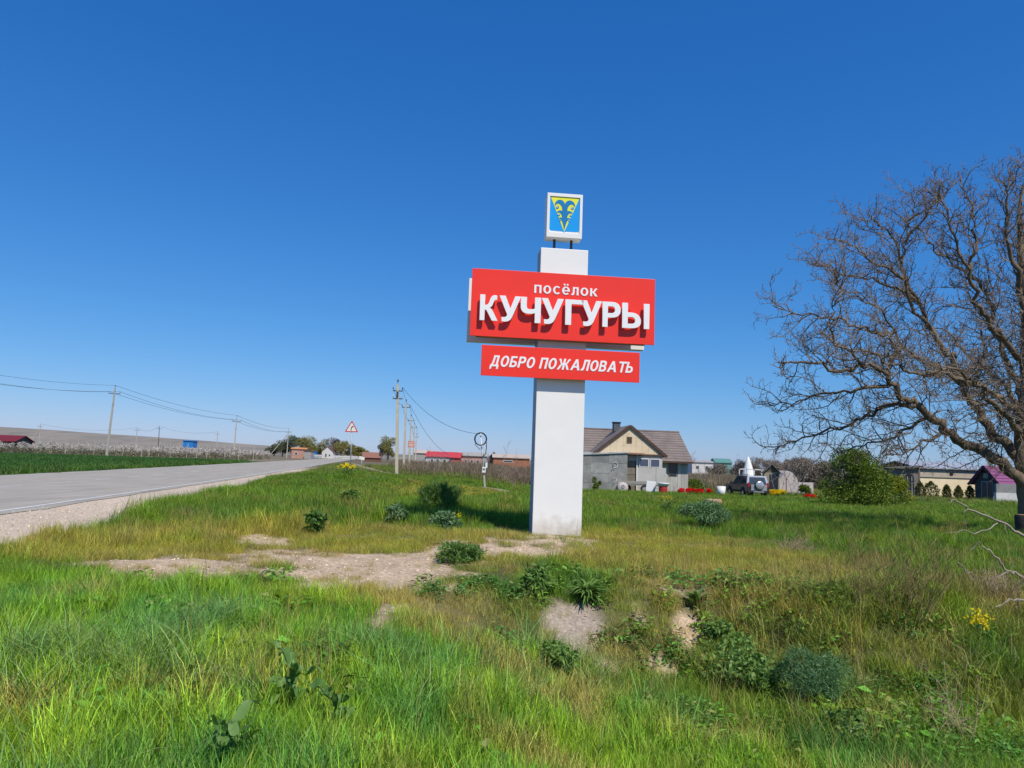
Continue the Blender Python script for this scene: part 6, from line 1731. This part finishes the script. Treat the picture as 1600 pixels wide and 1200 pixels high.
leafy('leafy_weed', 'dark bushy weed in the tall grass below the yellow flowers', 'weed', at(545, 798), .95, .62, 1500, .11, .022, WEEDD, 8, 41, 5, stemm=STEMG)
leafy('weed_clump', 'tall dark weed clump standing in the shadow left of the sign pillar', 'weed', at(684, 806), 1.75, .92, 4200, .26, .009, WEEDD, 12, 42, 6, stemm=STEMG, up=2.0, shell=.15)
leafy('leafy_weed', 'grey green leafy weed just in front of the pillar shadow', 'weed', at(702, 830), .95, .42, 1500, .10, .02, WEEDS, 8, 43, 5, stemm=STEMG)
leafy('leafy_weed', 'pale grey green weed left of the dark clump in the pillar shadow', 'weed', at(618, 818), .85, .45, 1200, .10, .02, WEEDS, 8, 44, 5, stemm=STEMG)
leafy('wormwood', 'rounded grey green wormwood bush on the lawn right of the sign pillar', 'bush', at(1107, 826), 1.9, .72, 5600, .085, .014, WEEDS, 13, 45, 8, stemm=STEMG)
rosette('long_leaved_weed', 'lush long leaved weed hanging over the top of the grey bank', at(918, 938), 170, .36, .011, WEEDG, 5, .95, 1.35, stemh=.14)
leafy('leafy_weed', 'looser dark green weed left of the one on the bank top', 'weed', at(845, 934), .55, .42, 700, .14, .016, WEEDG, 9, 63, 5, stemm=STEMG)
rosette('rosette_weed', 'dark rosette weed on the bare soil at the right part of the bank', at(1088, 950), 46, .25, .024, WEEDD, 7, 1.05, .8, stemh=.10)
leafy('feathery_weed', 'large feathery bluish green weed low in the ditch', 'weed', at(1275, 1110), .86, .66, 9000, .05, .004, FEATH, 12, 46, 8, stemm=STEMG)
leafy('leafy_weed', 'broad patch of fresh green weed left of the feathery weed', 'weed', at(1180, 1085), 1.25, .48, 2300, .07, .016, WEEDG, 20, 47, 8, stemm=STEMG)
leafy('leafy_weed', 'dark leafy weed at the bottom right under the dry grass', 'weed', at(1345, 1165), .85, .26, 1300, .07, .018, WEEDD, 8, 48, 6, stemm=STEMG)
leafy('leafy_weed', 'bluish green weed at the foot of the grey bank', 'weed', at(872, 1062), .62, .34, 1300, .075, .013, WEEDG, 8, 49, 6, stemm=STEMG)
leafy('leafy_weed', 'light green weed on the slope between bank and ditch', 'weed', at(1135, 1020), .95, .36, 1500, .065, .017, WEEDG, 7, 50, 6, stemm=STEMG)
rosette('grass_clump', 'coarse bluish green grass clump at the right edge of the ditch', at(1578, 1060), 130, .42, .010, WEEDG, 8, 1.2, .7)
rosette('broad_leaved_plant', 'large broad leaved plant with curled grey green leaves in the front grass', at(452, 1120), 16, .25, .027, BROADM, 9, 1.0, 1.15, 'plant', parts=True, stemh=.30)
rosette('broad_leaved_plant', 'broad leaved plant with pale leaves at the bottom edge of the view', at(345, 1215), 13, .25, .027, BROADM, 10, .85, 1.0, 'plant', parts=True, stemh=.28)
rosette('broad_leaved_plant', 'smaller drooping broad leaved plant right of the curled one', at(520, 1160), 12, .24, .026, BROADM, 12, 1.0, 1.15, 'plant', parts=True, stemh=.26)

# ------------------------------------------------------------------ dead wood, stump, dry shrub
def dead_branch(label, pts, rads, seed, cat='dead branch'):
    base = Vector(pts[0][0]); base = Vector((base.x, base.y, Hs(base.x, base.y)))
    t = thing('dead_branch', label, cat, base)
    r = np.random.default_rng(seed)
    for k, (line, rr) in enumerate(zip(pts, rads)):
        P = np.array([np.array(p) - np.array(base) for p in line]); n = len(P)
        u = np.linspace(0, n - 1, (n - 1) * 3 + 1); Q = np.stack([np.interp(u, range(n), P[:, c]) for c in range(3)], 1); Q[1:-1] += r.normal(size=Q[1:-1].shape) * .013; rr = (rr[0] * .72, rr[1] * .6)
        link('branch' if k else 'stem', tubes_np('branch', [(Q, np.interp(u, [0, n - 1], rr))], 6, DEADW), t)
    return t
def gp(px, d): q = D(px, d, 900); return Vector((q.x, q.y, q.z - .05))
d1 = 15.0
dead_branch('bleached dead branch pointing up to the left in front of the tree stump',
            [[gp(1668, d1), PT(1630, 852, d1), PT(1602, 838, d1), PT(1586, 830, d1), PT(1570, 819, d1), PT(1544, 807, d1), PT(1512, 795, d1), PT(1502, 786, d1), PT(1492, 780, d1), PT(1482, 785, d1)],
             [PT(1560, 817, d1), PT(1540, 828, d1 - .2), PT(1524, 832, d1 - .3), PT(1504, 829, d1 - .5), PT(1478, 832, d1 - .6)], [PT(1512, 796, d1), PT(1505, 800, d1), PT(1508, 812, d1), PT(1510, 824, d1)],
             [PT(1570, 819, d1), PT(1574, 836, d1 - .1)]], [(.05, .016), (.018, .008), (.014, .007), (.014, .004)], 1)
d2 = 10.6
dead_branch('forked dead branch lying on the dry brush at the right edge',
            [[gp(1650, d2), PT(1622, 905, d2), PT(1600, 905, d2), PT(1587, 896, d2), PT(1574, 893, d2), PT(1563, 879, d2), PT(1552, 866, d2), PT(1536, 854, d2), PT(1529, 847, d2)],
             [PT(1574, 894, d2), PT(1558, 904, d2), PT(1540, 915, d2), PT(1533, 916, d2), PT(1522, 904, d2), PT(1511, 892, d2), PT(1496, 878, d2)], [PT(1529, 848, d2), PT(1521, 855, d2), PT(1515, 860, d2)],
             [PT(1590, 897, d2), PT(1584, 885, d2), PT(1580, 878, d2)]], [(.032, .012), (.022, .009), (.010, .005), (.010, .004)], 2)
d3 = 9.6
dead_branch('short pale dead branch below the forked one at the right edge', [[gp(1640, d3), PT(1615, 936, d3), PT(1590, 936, d3), PT(1578, 939, d3), PT(1566, 946, d3), PT(1556, 949, d3)], [PT(1592, 936, d3), PT(1591, 947, d3), PT(1588, 956, d3)]], [(.028, .010), (.016, .006)], 3)
sb = D(1603, 20.2, 843)
t = thing('tree_stump', 'dark cut stump with reddish top at the foot of the bare tree', 'stump', sb)
mb = MB(); mb.lathe([(.30, -.1), (.27, .1), (.245, .35), (.25, .60), (.22, .66)], 14); mb.build('trunk', mat('dark_bark', (.05, .042, .04), .95, .3, 6, bump=.8, bscale=18), t)
mb = MB(); mb.lathe([(.225, .655), (.12, .67), (0, .665)], 14); mb.build('cut_face', mat('cut_wood', (.30, .17, .10), .9, .2, 8), t)
t = thing('cut_log', 'pale orange ended log lying in the lawn right of the wormwood bush', 'log', D(1115, 34, 797))
mb = MB(); mb.lathe([(0, -.34), (.15, -.34), (.17, -.2), (.165, .2), (.15, .34), (0, .34)], 12, (0, 0, .22), 'X'); mb.build('trunk', mat('pale_log', (.34, .24, .15), .9, .2, 5, dirt=((.45, .13, .05), 3, .7)), t)

def dry_bush(label, loc, h, w, n, seed, m=DRYB, cat='dry shrub'):
    r = np.random.default_rng(seed); t = thing('dry_bush', label, cat, loc); ln = []
    for k in range(n):
        a = r.uniform(0, 6.28); q = w / 2 * np.sqrt(r.uniform())
        Q = wiggle((q * .55 * np.cos(a), q * .55 * np.sin(a), -.05), (np.cos(a) * .5 * q, np.sin(a) * .5 * q, 1), h * r.uniform(.5, 1.1), 6, r, .0, .13)
        ln.append((Q, np.linspace(.005, .002, 7)))
        for j in range(5):
            b = r.uniform(0, 6.28); S = wiggle(Q[r.integers(2, 7)], (np.cos(b), np.sin(b), .8), h * r.uniform(.12, .35), 3, r, .05, .25); ln.append((S, np.linspace(.003, .0016, 4)))
    link('stem', tubes_np('stem', ln, 3, m), t); return t
dry_bush('wide thin brown dry bush on the slope left of the dead branches', D(1395, 9.4, 960), .95, 1.7, 95, 5)
dry_bush('pale tangle of dry stems beneath the forked dead branch', D(1560, 10.2, 925), .42, .8, 60, 6, mat('pale_dry_stem', (.38, .29, .18), .95, .2, 3))
dry_bush('pale upright dead stalks at the bottom right of the ditch', D(1500, 7.2, 1100), .80, .6, 14, 7, mat('pale_dry_stem', (.38, .29, .18)))
dry_bush('small grey dry bush at the edge of the shaded lawn', D(1245, 15.5, 840), .42, 1.0, 50, 8, mat('pale_dry_stem', (.38, .29, .18)))
